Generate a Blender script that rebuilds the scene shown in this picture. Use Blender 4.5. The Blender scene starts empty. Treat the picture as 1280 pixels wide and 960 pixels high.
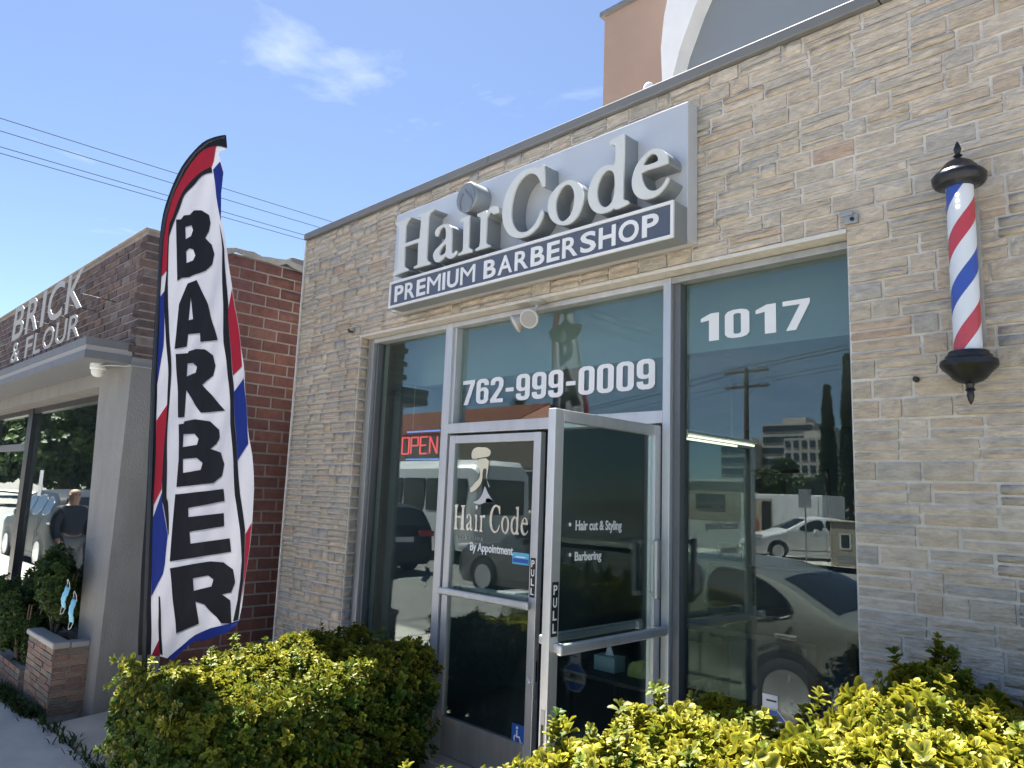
import bpy, bmesh, math, random
import numpy as np
from mathutils import Vector, Matrix
from mathutils.geometry import tessellate_polygon

random.seed(7); RNG = np.random.default_rng(7)
R = math.radians
SC = bpy.context.scene
COL = SC.collection

# ------------------------------------------------------------------ camera
FPX, YAW, PITCH, ROLL = 930.0, R(45.133), R(8.554), R(2.223)
CAM = Vector((0.0, -3.31, 1.71))
def cam_axes():
    f = Vector((-math.sin(YAW)*math.cos(PITCH), math.cos(YAW)*math.cos(PITCH), math.sin(PITCH)))
    r = Vector((math.cos(YAW), math.sin(YAW), 0)); u = r.cross(f)
    c, s = math.cos(ROLL), math.sin(ROLL)
    return c*r + s*u, -s*r + c*u, f
RT, UP, FW = cam_axes()
cd = bpy.data.cameras.new('camera'); cam = bpy.data.objects.new('camera', cd); COL.objects.link(cam)
cd.sensor_fit = 'HORIZONTAL'; cd.sensor_width = 36; cd.lens = 36*FPX/1280
cd.clip_start = 0.05; cd.clip_end = 3000
M4 = Matrix((RT, UP, -FW)).transposed().to_4x4(); M4.translation = CAM
cam.matrix_world = M4
SC.camera = cam

# ------------------------------------------------------------------ sky, sun, exposure
SUN_EL, SUN_AZ = R(67.0), R(-64.0)
world = bpy.data.worlds.new('World'); SC.world = world; world.use_nodes = True
wn, wl = world.node_tree.nodes, world.node_tree.links
wn.clear()
w_out = wn.new('ShaderNodeOutputWorld'); w_bg = wn.new('ShaderNodeBackground'); w_sky = wn.new('ShaderNodeTexSky')
w_sky.sky_type = 'NISHITA'; w_sky.sun_disc = False
w_sky.sun_elevation = SUN_EL; w_sky.sun_rotation = SUN_AZ
w_sky.air_density = 0.62; w_sky.dust_density = 0.25; w_sky.ozone_density = 1.2; w_sky.altitude = 50
w_bg.inputs['Strength'].default_value = 0.05
w_tc = wn.new('ShaderNodeTexCoord'); w_sep = wn.new('ShaderNodeSeparateXYZ'); wl.new(w_tc.outputs['Generated'], w_sep.inputs[0])
w_mx = wn.new('ShaderNodeMath'); w_mx.operation = 'MAXIMUM'; w_mx.inputs[1].default_value = 0.08; wl.new(w_sep.outputs['Z'], w_mx.inputs[0])
w_cmb = wn.new('ShaderNodeCombineXYZ')
for ax in 'XY':
    dv = wn.new('ShaderNodeMath'); dv.operation = 'DIVIDE'; wl.new(w_sep.outputs[ax], dv.inputs[0]); wl.new(w_mx.outputs[0], dv.inputs[1]); wl.new(dv.outputs[0], w_cmb.inputs[ax])
w_n1 = wn.new('ShaderNodeTexNoise'); w_n1.inputs['Scale'].default_value = 1.15; w_n1.inputs['Detail'].default_value = 8; w_n1.inputs['Roughness'].default_value = 0.58; w_n1.inputs['Distortion'].default_value = 0.35
w_map = wn.new('ShaderNodeMapping'); w_map.inputs['Location'].default_value = (1.080, 5.132, 0); wl.new(w_cmb.outputs[0], w_map.inputs[0]); wl.new(w_map.outputs[0], w_n1.inputs['Vector'])
w_rmp = wn.new('ShaderNodeValToRGB'); w_rmp.color_ramp.elements[0].position = 0.60; w_rmp.color_ramp.elements[1].position = 0.86
w_rmp.color_ramp.elements[1].color = (0.75, 0.75, 0.75, 1)
wl.new(w_n1.outputs['Fac'], w_rmp.inputs[0])
w_mix = wn.new('ShaderNodeMixRGB'); w_mix.inputs[2].default_value = (5.2, 5.6, 6.2, 1)
wl.new(w_rmp.outputs[0], w_mix.inputs[0]); wl.new(w_sky.outputs[0], w_mix.inputs[1])
wl.new(w_mix.outputs[0], w_bg.inputs['Color']); wl.new(w_bg.outputs[0], w_out.inputs[0])
sl = bpy.data.lights.new('sun', 'SUN'); sl.energy = 5.0; sl.angle = R(0.8); sl.color = (1.0, 0.955, 0.89)
so = bpy.data.objects.new('sun', sl); COL.objects.link(so)
sdir = Vector((math.sin(SUN_AZ)*math.cos(SUN_EL), math.cos(SUN_AZ)*math.cos(SUN_EL), math.sin(SUN_EL)))
so.rotation_euler = sdir.to_track_quat('Z', 'Y').to_euler(); so.location = (0, 0, 30)
SC.view_settings.view_transform = 'Standard'; SC.view_settings.look = 'None'
SC.view_settings.exposure = 2.35; SC.view_settings.gamma = 1.0; SC.view_settings.use_curve_mapping = False
SC.render.engine = 'CYCLES'
SC.cycles.use_denoising = True; SC.cycles.max_bounces = 10; SC.cycles.transparent_max_bounces = 24
SC.cycles.diffuse_bounces = 4; SC.cycles.glossy_bounces = 4; SC.cycles.sample_clamp_indirect = 6
SC.cycles.caustics_reflective = False; SC.cycles.caustics_refractive = False

# ------------------------------------------------------------------ photo pixel -> point on a known plane
def ray(x, y):
    return RT*(x-640) + UP*(480-y) + FW*FPX
def at(x, y, X=None, Y=None, Z=None):
    d = ray(x, y)
    t = (X-CAM.x)/d.x if X is not None else (Y-CAM.y)/d.y if Y is not None else (Z-CAM.z)/d.z
    return CAM + d*t
def to_px(p):
    v = Vector(p) - CAM; z = v.dot(FW)
    return (640+FPX*v.dot(RT)/z, 480-FPX*v.dot(UP)/z, z)

# ------------------------------------------------------------------ materials
MATS = {}
def new_mat(name):
    m = bpy.data.materials.new(name); m.use_nodes = True; MATS[name] = m
    nt = m.node_tree; b = nt.nodes['Principled BSDF']
    return m, nt.nodes, nt.links, b
def mat(name, col, rough=0.6, metal=0.0, var=0.0, scale=8.0, bump=0.0, bscale=60.0, spec=0.5, emit=None, estr=0.0, coat=0.0, stretch=None, detail=6.0):
    m, n, l, b = new_mat(name)
    b.inputs['Roughness'].default_value = rough; b.inputs['Metallic'].default_value = metal
    b.inputs['Specular IOR Level'].default_value = spec; b.inputs['Coat Weight'].default_value = coat
    b.inputs['Base Color'].default_value = (*col, 1)
    tc = n.new('ShaderNodeTexCoord'); vec = tc.outputs['Object']
    if stretch:
        mp = n.new('ShaderNodeMapping'); mp.inputs['Scale'].default_value = stretch; l.new(vec, mp.inputs[0]); vec = mp.outputs[0]
    if var:
        t = n.new('ShaderNodeTexNoise'); t.inputs['Scale'].default_value = scale; t.inputs['Detail'].default_value = detail; t.inputs['Roughness'].default_value = 0.62; l.new(vec, t.inputs['Vector'])
        r = n.new('ShaderNodeValToRGB'); r.color_ramp.elements[0].position = 0.28; r.color_ramp.elements[1].position = 0.72
        r.color_ramp.elements[0].color = (*[c*(1-var) for c in col], 1); r.color_ramp.elements[1].color = (*[min(1, c*(1+var)) for c in col], 1)
        l.new(t.outputs['Fac'], r.inputs[0]); l.new(r.outputs[0], b.inputs['Base Color'])
        rr = n.new('ShaderNodeMapRange'); rr.inputs['To Min'].default_value = max(0, rough-0.12); rr.inputs['To Max'].default_value = min(1, rough+0.12)
        l.new(t.outputs['Fac'], rr.inputs[0]); l.new(rr.outputs[0], b.inputs['Roughness'])
    if bump:
        t2 = n.new('ShaderNodeTexNoise'); t2.inputs['Scale'].default_value = bscale; t2.inputs['Detail'].default_value = 5; l.new(vec, t2.inputs['Vector'])
        bm_ = n.new('ShaderNodeBump'); bm_.inputs['Strength'].default_value = bump; bm_.inputs['Distance'].default_value = 0.02
        l.new(t2.outputs['Fac'], bm_.inputs['Height']); l.new(bm_.outputs[0], b.inputs['Normal'])
    if emit:
        b.inputs['Emission Color'].default_value = (*emit, 1); b.inputs['Emission Strength'].default_value = estr
    return m
def piece_mat(name, stops, rough=0.85, bump=0.5, bscale=45.0, grain=(1, 1, 1), var=0.22, nscale=22.0):
    """one tint per piece (object random + island random), grain on top"""
    m, n, l, b = new_mat(name)
    oi = n.new('ShaderNodeObjectInfo'); ge = n.new('ShaderNodeNewGeometry')
    ad = n.new('ShaderNodeMath'); ad.operation = 'ADD'; l.new(oi.outputs['Random'], ad.inputs[0]); l.new(ge.outputs['Random Per Island'], ad.inputs[1])
    fr = n.new('ShaderNodeMath'); fr.operation = 'FRACT'; l.new(ad.outputs[0], fr.inputs[0])
    rp = n.new('ShaderNodeValToRGB'); rp.color_ramp.interpolation = 'CONSTANT'; e = rp.color_ramp.elements
    while len(e) < len(stops): e.new(0.5)
    for i, (p, c) in enumerate(stops): e[i].position = p; e[i].color = (*c, 1)
    l.new(fr.outputs[0], rp.inputs[0])
    tp = n.new('ShaderNodeNewGeometry'); mp = n.new('ShaderNodeMapping'); mp.inputs['Scale'].default_value = grain; l.new(tp.outputs['Position'], mp.inputs[0])
    t = n.new('ShaderNodeTexNoise'); t.inputs['Scale'].default_value = nscale; t.inputs['Detail'].default_value = 7; t.inputs['Roughness'].default_value = 0.65; l.new(mp.outputs[0], t.inputs['Vector'])
    mr = n.new('ShaderNodeMapRange'); mr.inputs['From Min'].default_value = 0.3; mr.inputs['From Max'].default_value = 0.7; mr.inputs['To Min'].default_value = 1-var; mr.inputs['To Max'].default_value = 1+var; l.new(t.outputs['Fac'], mr.inputs[0])
    mu = n.new('ShaderNodeMixRGB'); mu.blend_type = 'MULTIPLY'; mu.inputs[0].default_value = 1; l.new(rp.outputs[0], mu.inputs[1]); l.new(mr.outputs[0], mu.inputs[2])
    t3 = n.new('ShaderNodeTexNoise'); t3.inputs['Scale'].default_value = 1.3; t3.inputs['Detail'].default_value = 5
    mp3 = n.new('ShaderNodeMapping'); mp3.inputs['Scale'].default_value = (1.4, 1.4, .55); l.new(tp.outputs['Position'], mp3.inputs[0]); l.new(mp3.outputs[0], t3.inputs['Vector'])
    mr3 = n.new('ShaderNodeMapRange'); mr3.inputs['From Min'].default_value = 0.3; mr3.inputs['From Max'].default_value = 0.7; mr3.inputs['To Min'].default_value = .84; mr3.inputs['To Max'].default_value = 1.08; l.new(t3.outputs['Fac'], mr3.inputs[0])
    mu3 = n.new('ShaderNodeMixRGB'); mu3.blend_type = 'MULTIPLY'; mu3.inputs[0].default_value = 1; l.new(mu.outputs[0], mu3.inputs[1]); l.new(mr3.outputs[0], mu3.inputs[2])
    l.new(mu3.outputs[0], b.inputs['Base Color']); b.inputs['Roughness'].default_value = rough; b.inputs['Specular IOR Level'].default_value = 0.3
    t2 = n.new('ShaderNodeTexNoise'); t2.inputs['Scale'].default_value = bscale; t2.inputs['Detail'].default_value = 6; l.new(mp.outputs[0], t2.inputs['Vector'])
    bu = n.new('ShaderNodeBump'); bu.inputs['Strength'].default_value = bump; bu.inputs['Distance'].default_value = 0.012; l.new(t2.outputs['Fac'], bu.inputs['Height']); l.new(bu.outputs[0], b.inputs['Normal'])
    return m
def glass_mat(name, tint, gain=1.0, f0=0.045, dust_haze=0.012):
    m, n, l, b = new_mat(name); n.remove(b)
    out = n['Material Output']; ge = n.new('ShaderNodeNewGeometry')
    dt = n.new('ShaderNodeVectorMath'); dt.operation = 'DOT_PRODUCT'; l.new(ge.outputs['Normal'], dt.inputs[0]); l.new(ge.outputs['Incoming'], dt.inputs[1])
    ab = n.new('ShaderNodeMath'); ab.operation = 'ABSOLUTE'; l.new(dt.outputs['Value'], ab.inputs[0])
    om = n.new('ShaderNodeMath'); om.operation = 'SUBTRACT'; om.inputs[0].default_value = 1; l.new(ab.outputs[0], om.inputs[1])
    pw = n.new('ShaderNodeMath'); pw.operation = 'POWER'; pw.inputs[1].default_value = 5; l.new(om.outputs[0], pw.inputs[0])
    ma = n.new('ShaderNodeMath'); ma.operation = 'MULTIPLY_ADD'; ma.inputs[1].default_value = (1-f0)*gain; ma.inputs[2].default_value = f0*gain; ma.use_clamp = True; l.new(pw.outputs[0], ma.inputs[0])
    tr = n.new('ShaderNodeBsdfTransparent'); tr.inputs[0].default_value = (*tint, 1)
    gl = n.new('ShaderNodeBsdfGlossy'); gl.inputs['Roughness'].default_value = 0.0; gl.inputs['Color'].default_value = (0.93, 1.0, 0.98, 1)
    mx = n.new('ShaderNodeMixShader'); l.new(ma.outputs[0], mx.inputs[0]); l.new(tr.outputs[0], mx.inputs[1]); l.new(gl.outputs[0], mx.inputs[2])
    df = n.new('ShaderNodeBsdfDiffuse'); df.inputs[0].default_value = (.55, .60, .60, 1)  # pale dust on the glass, also lifts the darks to imitate haze
    tcg = n.new('ShaderNodeTexCoord'); ng = n.new('ShaderNodeTexNoise'); ng.inputs['Scale'].default_value = 2.2; ng.inputs['Detail'].default_value = 8; ng.inputs['Distortion'].default_value = 1.2; l.new(tcg.outputs['Object'], ng.inputs['Vector'])
    mg = n.new('ShaderNodeMapRange'); mg.inputs['From Min'].default_value = .35; mg.inputs['From Max'].default_value = .75; mg.inputs['To Min'].default_value = dust_haze*.5; mg.inputs['To Max'].default_value = dust_haze*1.6; l.new(ng.outputs['Fac'], mg.inputs[0])
    m2 = n.new('ShaderNodeMixShader'); l.new(mg.outputs[0], m2.inputs[0]); l.new(mx.outputs[0], m2.inputs[1]); l.new(df.outputs[0], m2.inputs[2]); l.new(m2.outputs[0], out.inputs[0])
    return m
def leaf_mat(name, green, yellow, dark):
    m, n, l, b = new_mat(name)
    at_ = n.new('ShaderNodeAttribute'); at_.attribute_name = 'leafcol'
    sp = n.new('ShaderNodeSeparateColor'); l.new(at_.outputs['Color'], sp.inputs[0])
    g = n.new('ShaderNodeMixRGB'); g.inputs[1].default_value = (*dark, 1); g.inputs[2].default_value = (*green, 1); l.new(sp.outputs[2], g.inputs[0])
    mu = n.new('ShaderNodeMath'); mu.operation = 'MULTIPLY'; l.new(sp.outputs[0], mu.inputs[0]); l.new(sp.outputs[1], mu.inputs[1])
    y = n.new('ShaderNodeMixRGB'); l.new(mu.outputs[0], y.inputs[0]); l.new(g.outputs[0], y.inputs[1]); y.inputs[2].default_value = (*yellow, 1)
    l.new(y.outputs[0], b.inputs['Base Color']); b.inputs['Roughness'].default_value = 0.5; b.inputs['Specular IOR Level'].default_value = 0.22
    tl = n.new('ShaderNodeBsdfTranslucent'); l.new(y.outputs[0], tl.inputs[0])
    mx = n.new('ShaderNodeMixShader'); mx.inputs[0].default_value = 0.28; l.new(b.outputs[0], mx.inputs[1]); l.new(tl.outputs[0], mx.inputs[2])
    l.new(mx.outputs[0], n['Material Output'].inputs[0])
    return m
def cloth_mat(name, col, tr=0.35):
    m, n, l, b = new_mat(name)
    b.inputs['Base Color'].default_value = (*col, 1); b.inputs['Roughness'].default_value = 0.75; b.inputs['Specular IOR Level'].default_value = 0.2
    tc = n.new('ShaderNodeTexCoord'); t = n.new('ShaderNodeTexNoise'); t.inputs['Scale'].default_value = 5; t.inputs['Detail'].default_value = 4
    mp = n.new('ShaderNodeMapping'); mp.inputs['Scale'].default_value = (1, 1, 0.3); l.new(tc.outputs['Object'], mp.inputs[0]); l.new(mp.outputs[0], t.inputs['Vector'])
    bu = n.new('ShaderNodeBump'); bu.inputs['Strength'].default_value = 0.45; bu.inputs['Distance'].default_value = 0.06; l.new(t.outputs['Fac'], bu.inputs['Height']); l.new(bu.outputs[0], b.inputs['Normal'])
    tl = n.new('ShaderNodeBsdfTranslucent'); tl.inputs[0].default_value = (*col, 1)
    mx = n.new('ShaderNodeMixShader'); mx.inputs[0].default_value = tr; l.new(b.outputs[0], mx.inputs[1]); l.new(tl.outputs[0], mx.inputs[2])
    l.new(mx.outputs[0], n['Material Output'].inputs[0])
    return m

stone_stops = [(0, (0.501, 0.435, 0.349)), (0.13, (0.545, 0.466, 0.368)), (0.27, (0.485, 0.43, 0.353)), (0.38, (0.567, 0.492, 0.398)), (0.5, (0.469, 0.43, 0.373)), (0.6, (0.529, 0.44, 0.339)), (0.7, (0.578, 0.507, 0.417)), (0.8, (0.501, 0.445, 0.373)), (0.88, (0.512, 0.414, 0.319)), (0.935, (0.447, 0.419, 0.378)), (0.98, (0.469, 0.352, 0.271))]
M_STONE = piece_mat('ledge_stone', stone_stops, grain=(1, 1, 2.6), bump=0.85, bscale=34, var=0.26, nscale=14)
M_MORTAR = mat('mortar', (.68, .65, .60), 0.9, var=0.12, scale=20, bump=0.3, bscale=120)
M_BRICK = piece_mat('red_brick', [(0, (.165, .075, .062)), (.2, (.19, .083, .066)), (.4, (.15, .07, .06)), (.6, (.205, .092, .07)), (.8, (.17, .08, .072)), (.93, (.22, .11, .088))], bump=0.4, bscale=80, var=0.26, nscale=18)
M_BRICKP = piece_mat('old_brick', [(0, (.135, .098, .092)), (.2, (.165, .118, .105)), (.4, (.115, .088, .085)), (.6, (.18, .125, .105)), (.8, (.145, .105, .10)), (.92, (.20, .165, .15))], bump=0.6, bscale=70, var=0.35, nscale=14)
M_BMORT = mat('brick_mortar', (.34, .30, .275), 0.95, var=0.2, scale=12, bump=0.3)
M_ALU = mat('anodised_aluminium', (.60, .61, .62), 0.40, 0.55, var=0.13, scale=7, stretch=(1, 1, .12), detail=9)
M_BEAD = mat('dark_anodised_bead', (.16, .17, .18), 0.5, 0.4)
M_ALUD = mat('dull_aluminium', (.42, .43, .43), 0.42, 0.6, var=0.2, scale=7, stretch=(1, 1, .2), detail=9)
M_COPE = mat('coping_metal', (.20, .20, .195), 0.6, 0.2, var=0.1, scale=2)
M_SIGNW = mat('brushed_sign_metal', (.58, .60, .62), 0.42, 0.2, var=0.04, scale=2)
M_SIGNS = mat('sign_return', (.27, .295, .31), 0.45, 0.3, var=0.06, scale=5)
M_SIGNF = mat('letter_face', (.68, .69, .66), 0.45, 0.0, var=0.05, scale=3)
M_NAVY = mat('sign_panel_dark', (.095, .11, .145), 0.3, var=0.1, scale=4)
M_WHITE = mat('white_vinyl', (.82, .83, .85), 0.5)
M_FLOOD = mat('aged_white_plastic', (.56, .55, .51), 0.5, var=0.06, scale=10)
M_WHITEP = mat('white_paint', (.80, .80, .79), 0.45, var=0.04, scale=3)
M_BLACK = mat('black_enamel', (.014, .015, .018), 0.36, var=0.25, scale=20, bump=0.1)
M_BLACKV = mat('black_vinyl', (.012, .012, .013), 0.5)
M_WIRE = mat('cable_sheath', (.06, .065, .075), 1.0, spec=0.0)
M_BLUEV = mat('blue_vinyl', (.02, .10, .42), 0.45)
M_CYAN = mat('cyan_sticker', (.10, .46, .72), 0.45)
M_STUC = mat('grey_stucco', (.255, .25, .238), 0.9, var=0.17, scale=4, bump=0.5, bscale=110, stretch=(1, 1, .35), detail=9)
M_STUCD = mat('canopy_paint', (.15, .155, .165), 0.6, var=0.2, scale=5, stretch=(1, 1, .3), detail=9)
M_STUCL = mat('canopy_drip', (.34, .325, .31), 0.6, var=0.06, scale=3)
M_TAR = mat('tar_felt', (.36, .34, .31), 0.9, var=0.2, scale=9, bump=0.4)
M_CONC = mat('sidewalk_concrete', (.52, .49, .44), 0.92, var=0.16, scale=2.6, bump=0.35, bscale=140, detail=9)
M_CONCB = mat('apron_concrete', (.50, .435, .345), 0.92, var=0.16, scale=3, bump=0.35, bscale=140, detail=9)
M_DIRT = mat('soil', (.075, .058, .042), 1.0, var=0.4, scale=14, bump=0.7)
M_ASPH = mat('asphalt', (.19, .187, .18), 0.9, var=0.18, scale=3, bump=0.4, bscale=160)
M_KERB = mat('kerb_concrete', (.33, .32, .30), 0.9, var=0.15, scale=4, bump=0.3)
M_YEL = mat('road_yellow', (.55, .34, .05), 0.7, var=0.15, scale=8)
M_GROUND = mat('far_ground', (.16, .15, .13), 0.95, var=0.2, scale=0.3)
M_GLASS = glass_mat('storefront_glass', (.80, .88, .86), 1.5)
M_GLASSD = glass_mat('dark_shop_glass', (.62, .68, .70), 1.5)
M_CLEAR = glass_mat('clear_tube', (.97, .98, .98), 0.8)
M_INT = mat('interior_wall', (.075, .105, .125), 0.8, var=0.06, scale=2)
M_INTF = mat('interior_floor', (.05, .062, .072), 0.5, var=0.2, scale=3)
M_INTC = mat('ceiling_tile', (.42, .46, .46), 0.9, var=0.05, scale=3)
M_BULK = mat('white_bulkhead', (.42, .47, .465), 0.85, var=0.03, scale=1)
M_LAMP = mat('fluorescent_tube', (.9, .9, .85), 0.5, emit=(1.0, .92, .70), estr=.40)
M_NRED = mat('neon_red', (.8, .05, .08), 0.4, emit=(1.0, .09, .13), estr=0.22)
M_NBLU = mat('neon_blue', (.05, .2, .8), 0.4, emit=(.10, .34, 1.0), estr=0.22)
M_FWHITE = cloth_mat('flag_white', (.46, .465, .52), .25); M_FRED = cloth_mat('flag_red', (.42, .022, .045), .22)
M_FBLUE = cloth_mat('flag_blue', (.018, .038, .24), .22); M_FBLACK = cloth_mat('flag_black', (.012, .013, .018), .1)
M_LEAFY = leaf_mat('variegated_leaf', (.062, .128, .018), (.44, .385, .034), (.024, .052, .011))
M_LEAFG = leaf_mat('green_leaf', (.045, .085, .020), (.16, .22, .045), (.016, .034, .012))
M_LEAFT = leaf_mat('tree_leaf', (.05, .09, .025), (.12, .16, .04), (.018, .035, .012))
M_TWIG = mat('twig_bark', (.115, .085, .06), 0.9, var=0.25, scale=30, bump=0.4)
M_BARK = mat('trunk_bark', (.10, .08, .065), 0.95, var=0.3, scale=14, bump=0.7)
M_BROWN = mat('brown_stucco', (.36, .255, .20), 0.9, var=0.06, scale=1.5, bump=0.2)
M_GREYB = mat('slate_grey_panel', (.20, .225, .25), 0.6, var=0.04, scale=1)
M_SKIN = mat('skin', (.52, .30, .21), 0.55); M_JACKET = mat('navy_jacket', (.022, .026, .042), 0.8, var=0.2, scale=8); M_TROUS = mat('grey_trousers', (.20, .20, .20), 0.85)
M_MASK = mat('mask_blue', (.22, .52, .70), 0.8, var=0.06, scale=30)
M_FOIL = mat('holographic_foil', (.78, .76, .66), 0.22, 0.85, var=0.06, scale=4)
M_CREAM = mat('cream_vinyl', (.80, .74, .56), 0.45)
M_RUBBER = mat('tyre_rubber', (.018, .018, .019), 0.8)
M_RIM = mat('alloy_rim', (.55, .56, .58), 0.3, 0.8)
M_CARGL = mat('car_glass', (.012, .015, .017), 0.06, spec=0.8)
M_CHROME = mat('chrome_trim', (.75, .76, .77), 0.12, 1.0)
M_REDL = mat('tail_lamp', (.35, .01, .012), 0.2)
M_HEADL = mat('head_lamp', (.75, .78, .80), 0.12, 0.2)
M_PLASTIC = mat('black_plastic', (.02, .02, .021), 0.6)
M_TISSUE = mat('tissue_box_card', (.28, .42, .45), 0.7); M_TISS = mat('tissue_paper', (.8, .82, .82), 0.9)
M_CLOTHY = mat('yellow_cloth', (.42, .44, .12), 0.9, var=0.2, scale=20)
M_TILE = mat('roof_tile_red', (.28, .11, .065), 0.85, var=0.25, scale=5)
M_BEIGE = mat('beige_stucco', (.42, .36, .28), 0.9, var=0.06, scale=0.6)
M_OFFW = mat('office_glass', (.03, .045, .06), 0.15, spec=0.7); M_OFFC = mat('office_concrete', (.44, .42, .39), 0.85, var=0.05, scale=.1)
M_WOOD = mat('utility_pole_wood', (.09, .07, .055), 0.95, var=0.25, scale=6, stretch=(1, 1, .1))
M_STEEL = mat('galvanised_steel', (.35, .36, .37), 0.5, 0.5, var=0.1, scale=6)

# ------------------------------------------------------------------ mesh helpers
def tag(o, label=None, cat=None, group=None, kind=None):
    if label: o['label'] = label
    if cat: o['category'] = cat
    if group: o['group'] = group
    if kind: o['kind'] = kind
    return o
def thing(name, label, cat, loc=(0, 0, 0), rz=0.0, group=None):
    o = bpy.data.objects.new(name, None); COL.objects.link(o); o.location = loc; o.rotation_euler = (0, 0, rz); o.empty_display_size = 0.1
    return tag(o, label, cat, group)
class MB:
    def __init__(s): s.v = []; s.f = []
    def add(s, vs, fs):
        b = len(s.v); s.v += [tuple(p) for p in vs]; s.f += [tuple(i+b for i in q) for q in fs]; return s
    def box(s, x0, x1, y0, y1, z0, z1, bev=0.0):
        if bev:
            b = bev
            bm = bmesh.new(); bmesh.ops.create_cube(bm, size=1)
            for v in bm.verts: v.co = ((x0+x1)/2+v.co.x*(x1-x0), (y0+y1)/2+v.co.y*(y1-y0), (z0+z1)/2+v.co.z*(z1-z0))
            bmesh.ops.bevel(bm, geom=bm.edges[:], offset=b, segments=2, affect='EDGES', profile=0.5)
            bm.verts.index_update()
            s.add([v.co for v in bm.verts], [[v.index for v in f.verts] for f in bm.faces]); bm.free(); return s
        return s.add([(x, y, z) for x in (x0, x1) for y in (y0, y1) for z in (z0, z1)], [(0, 1, 3, 2), (4, 6, 7, 5), (0, 4, 5, 1), (2, 3, 7, 6), (0, 2, 6, 4), (1, 5, 7, 3)])
    def tube(s, path, r, n=8, cap=True):
        path = [Vector(p) for p in path]; rings = []; up = None
        for i, p in enumerate(path):
            t = (path[min(i+1, len(path)-1)] - path[max(i-1, 0)]).normalized()
            if up is None: up = Vector((0, 0, 1)) if abs(t.z) < 0.9 else Vector((1, 0, 0))
            a = t.cross(up).normalized(); b = a.cross(t); up = b
            rr = r[i] if isinstance(r, (list, tuple)) else r
            rings.append([p + a*(rr*math.cos(2*math.pi*k/n)) + b*(rr*math.sin(2*math.pi*k/n)) for k in range(n)])
        vs = [q for g in rings for q in g]
        fs = [(i*n+k, i*n+(k+1) % n, (i+1)*n+(k+1) % n, (i+1)*n+k) for i in range(len(path)-1) for k in range(n)]
        if cap: fs += [tuple(range(n))[::-1], tuple((len(path)-1)*n+k for k in range(n))]
        return s.add(vs, fs)
    def lathe(s, prof, c=(0, 0, 0), n=24, axis='z', flute=None):
        vs = []; m = len(prof)
        for (r, h) in prof:
            for k in range(n):
                a = 2*math.pi*k/n; rr = r*(1 + (flute*math.cos(k*math.pi) if flute else 0))
                x, y = rr*math.cos(a), rr*math.sin(a)
                vs.append((c[0]+x, c[1]+y, c[2]+h) if axis == 'z' else (c[0]+x, c[1]+h, c[2]+y) if axis == 'y' else (c[0]+h, c[1]+x, c[2]+y))
        fs = [(i*n+k, i*n+(k+1) % n, (i+1)*n+(k+1) % n, (i+1)*n+k) for i in range(m-1) for k in range(n)]
        fs += [tuple(range(n))[::-1], tuple((m-1)*n+k for k in range(n))]
        return s.add(vs, fs)
    def prism(s, loops, front, back):
        """loops: outer polygon then holes in (u, v); front/back map (u, v) to a point"""
        ll = [[Vector((u, v, 0)) for u, v in lp] for lp in loops]
        tris = tessellate_polygon(ll); flat = [p for lp in loops for p in lp]; N = len(flat)
        vs = [front(*p) for p in flat] + [back(*p) for p in flat]
        fs = [tuple(t) for t in tris] + [tuple(i+N for i in t[::-1]) for t in tris]
        o = 0
        for lp in loops:
            k = len(lp)
            fs += [(o+i, o+(i+1) % k, N+o+(i+1) % k, N+o+i) for i in range(k)]; o += k
        return s.add(vs, fs)
    def build(s, name, material, parent=None, smooth=False, local=False, fix=True):
        off = Vector((0, 0, 0))
        if parent is not None and not local:
            p = parent
            while p is not None: off += p.location; p = p.parent
        me = bpy.data.meshes.new(name); me.from_pydata([(v[0]-off.x, v[1]-off.y, v[2]-off.z) for v in s.v], [], s.f)
        if fix:
            bm = bmesh.new(); bm.from_mesh(me); bmesh.ops.recalc_face_normals(bm, faces=bm.faces[:]); bm.to_mesh(me); bm.free()
        if smooth:
            me.polygons.foreach_set('use_smooth', [True]*len(me.polygons))
            if hasattr(me, 'set_sharp_from_angle'): me.set_sharp_from_angle(angle=R(40))
        me.materials.append(material); me.update()
        o = bpy.data.objects.new(name, me); COL.objects.link(o); o.parent = parent
        return o
def box(name, m, parent, x0, x1, y0, y1, z0, z1, bev=0.0, local=False):
    return MB().box(x0, x1, y0, y1, z0, z1, bev).build(name, m, parent, local=local)
def fast_mesh(name, V, F, material, attr=None):
    """V (n,3) F (m,k) numpy"""
    me = bpy.data.meshes.new(name); n, (m, k) = len(V), F.shape
    me.vertices.add(n); me.vertices.foreach_set('co', np.ascontiguousarray(V, dtype=np.float32).ravel())
    me.loops.add(m*k); me.loops.foreach_set('vertex_index', np.ascontiguousarray(F, dtype=np.int32).ravel())
    me.polygons.add(m); me.polygons.foreach_set('loop_start', np.arange(0, m*k, k, dtype=np.int32))
    if attr is not None:
        a = me.attributes.new('leafcol', 'FLOAT_COLOR', 'POINT'); a.data.foreach_set('color', np.ascontiguousarray(attr, dtype=np.float32).ravel())
    me.update(calc_edges=True); me.materials.append(material)
    return me
def chaikin(pts, n=1):
    for _ in range(n):
        q = []
        for i in range(len(pts)):
            a, b = pts[i], pts[(i+1) % len(pts)]
            q += [(a[0]*.75+b[0]*.25, a[1]*.75+b[1]*.25), (a[0]*.25+b[0]*.75, a[1]*.25+b[1]*.75)]
        pts = q
    return pts
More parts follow.
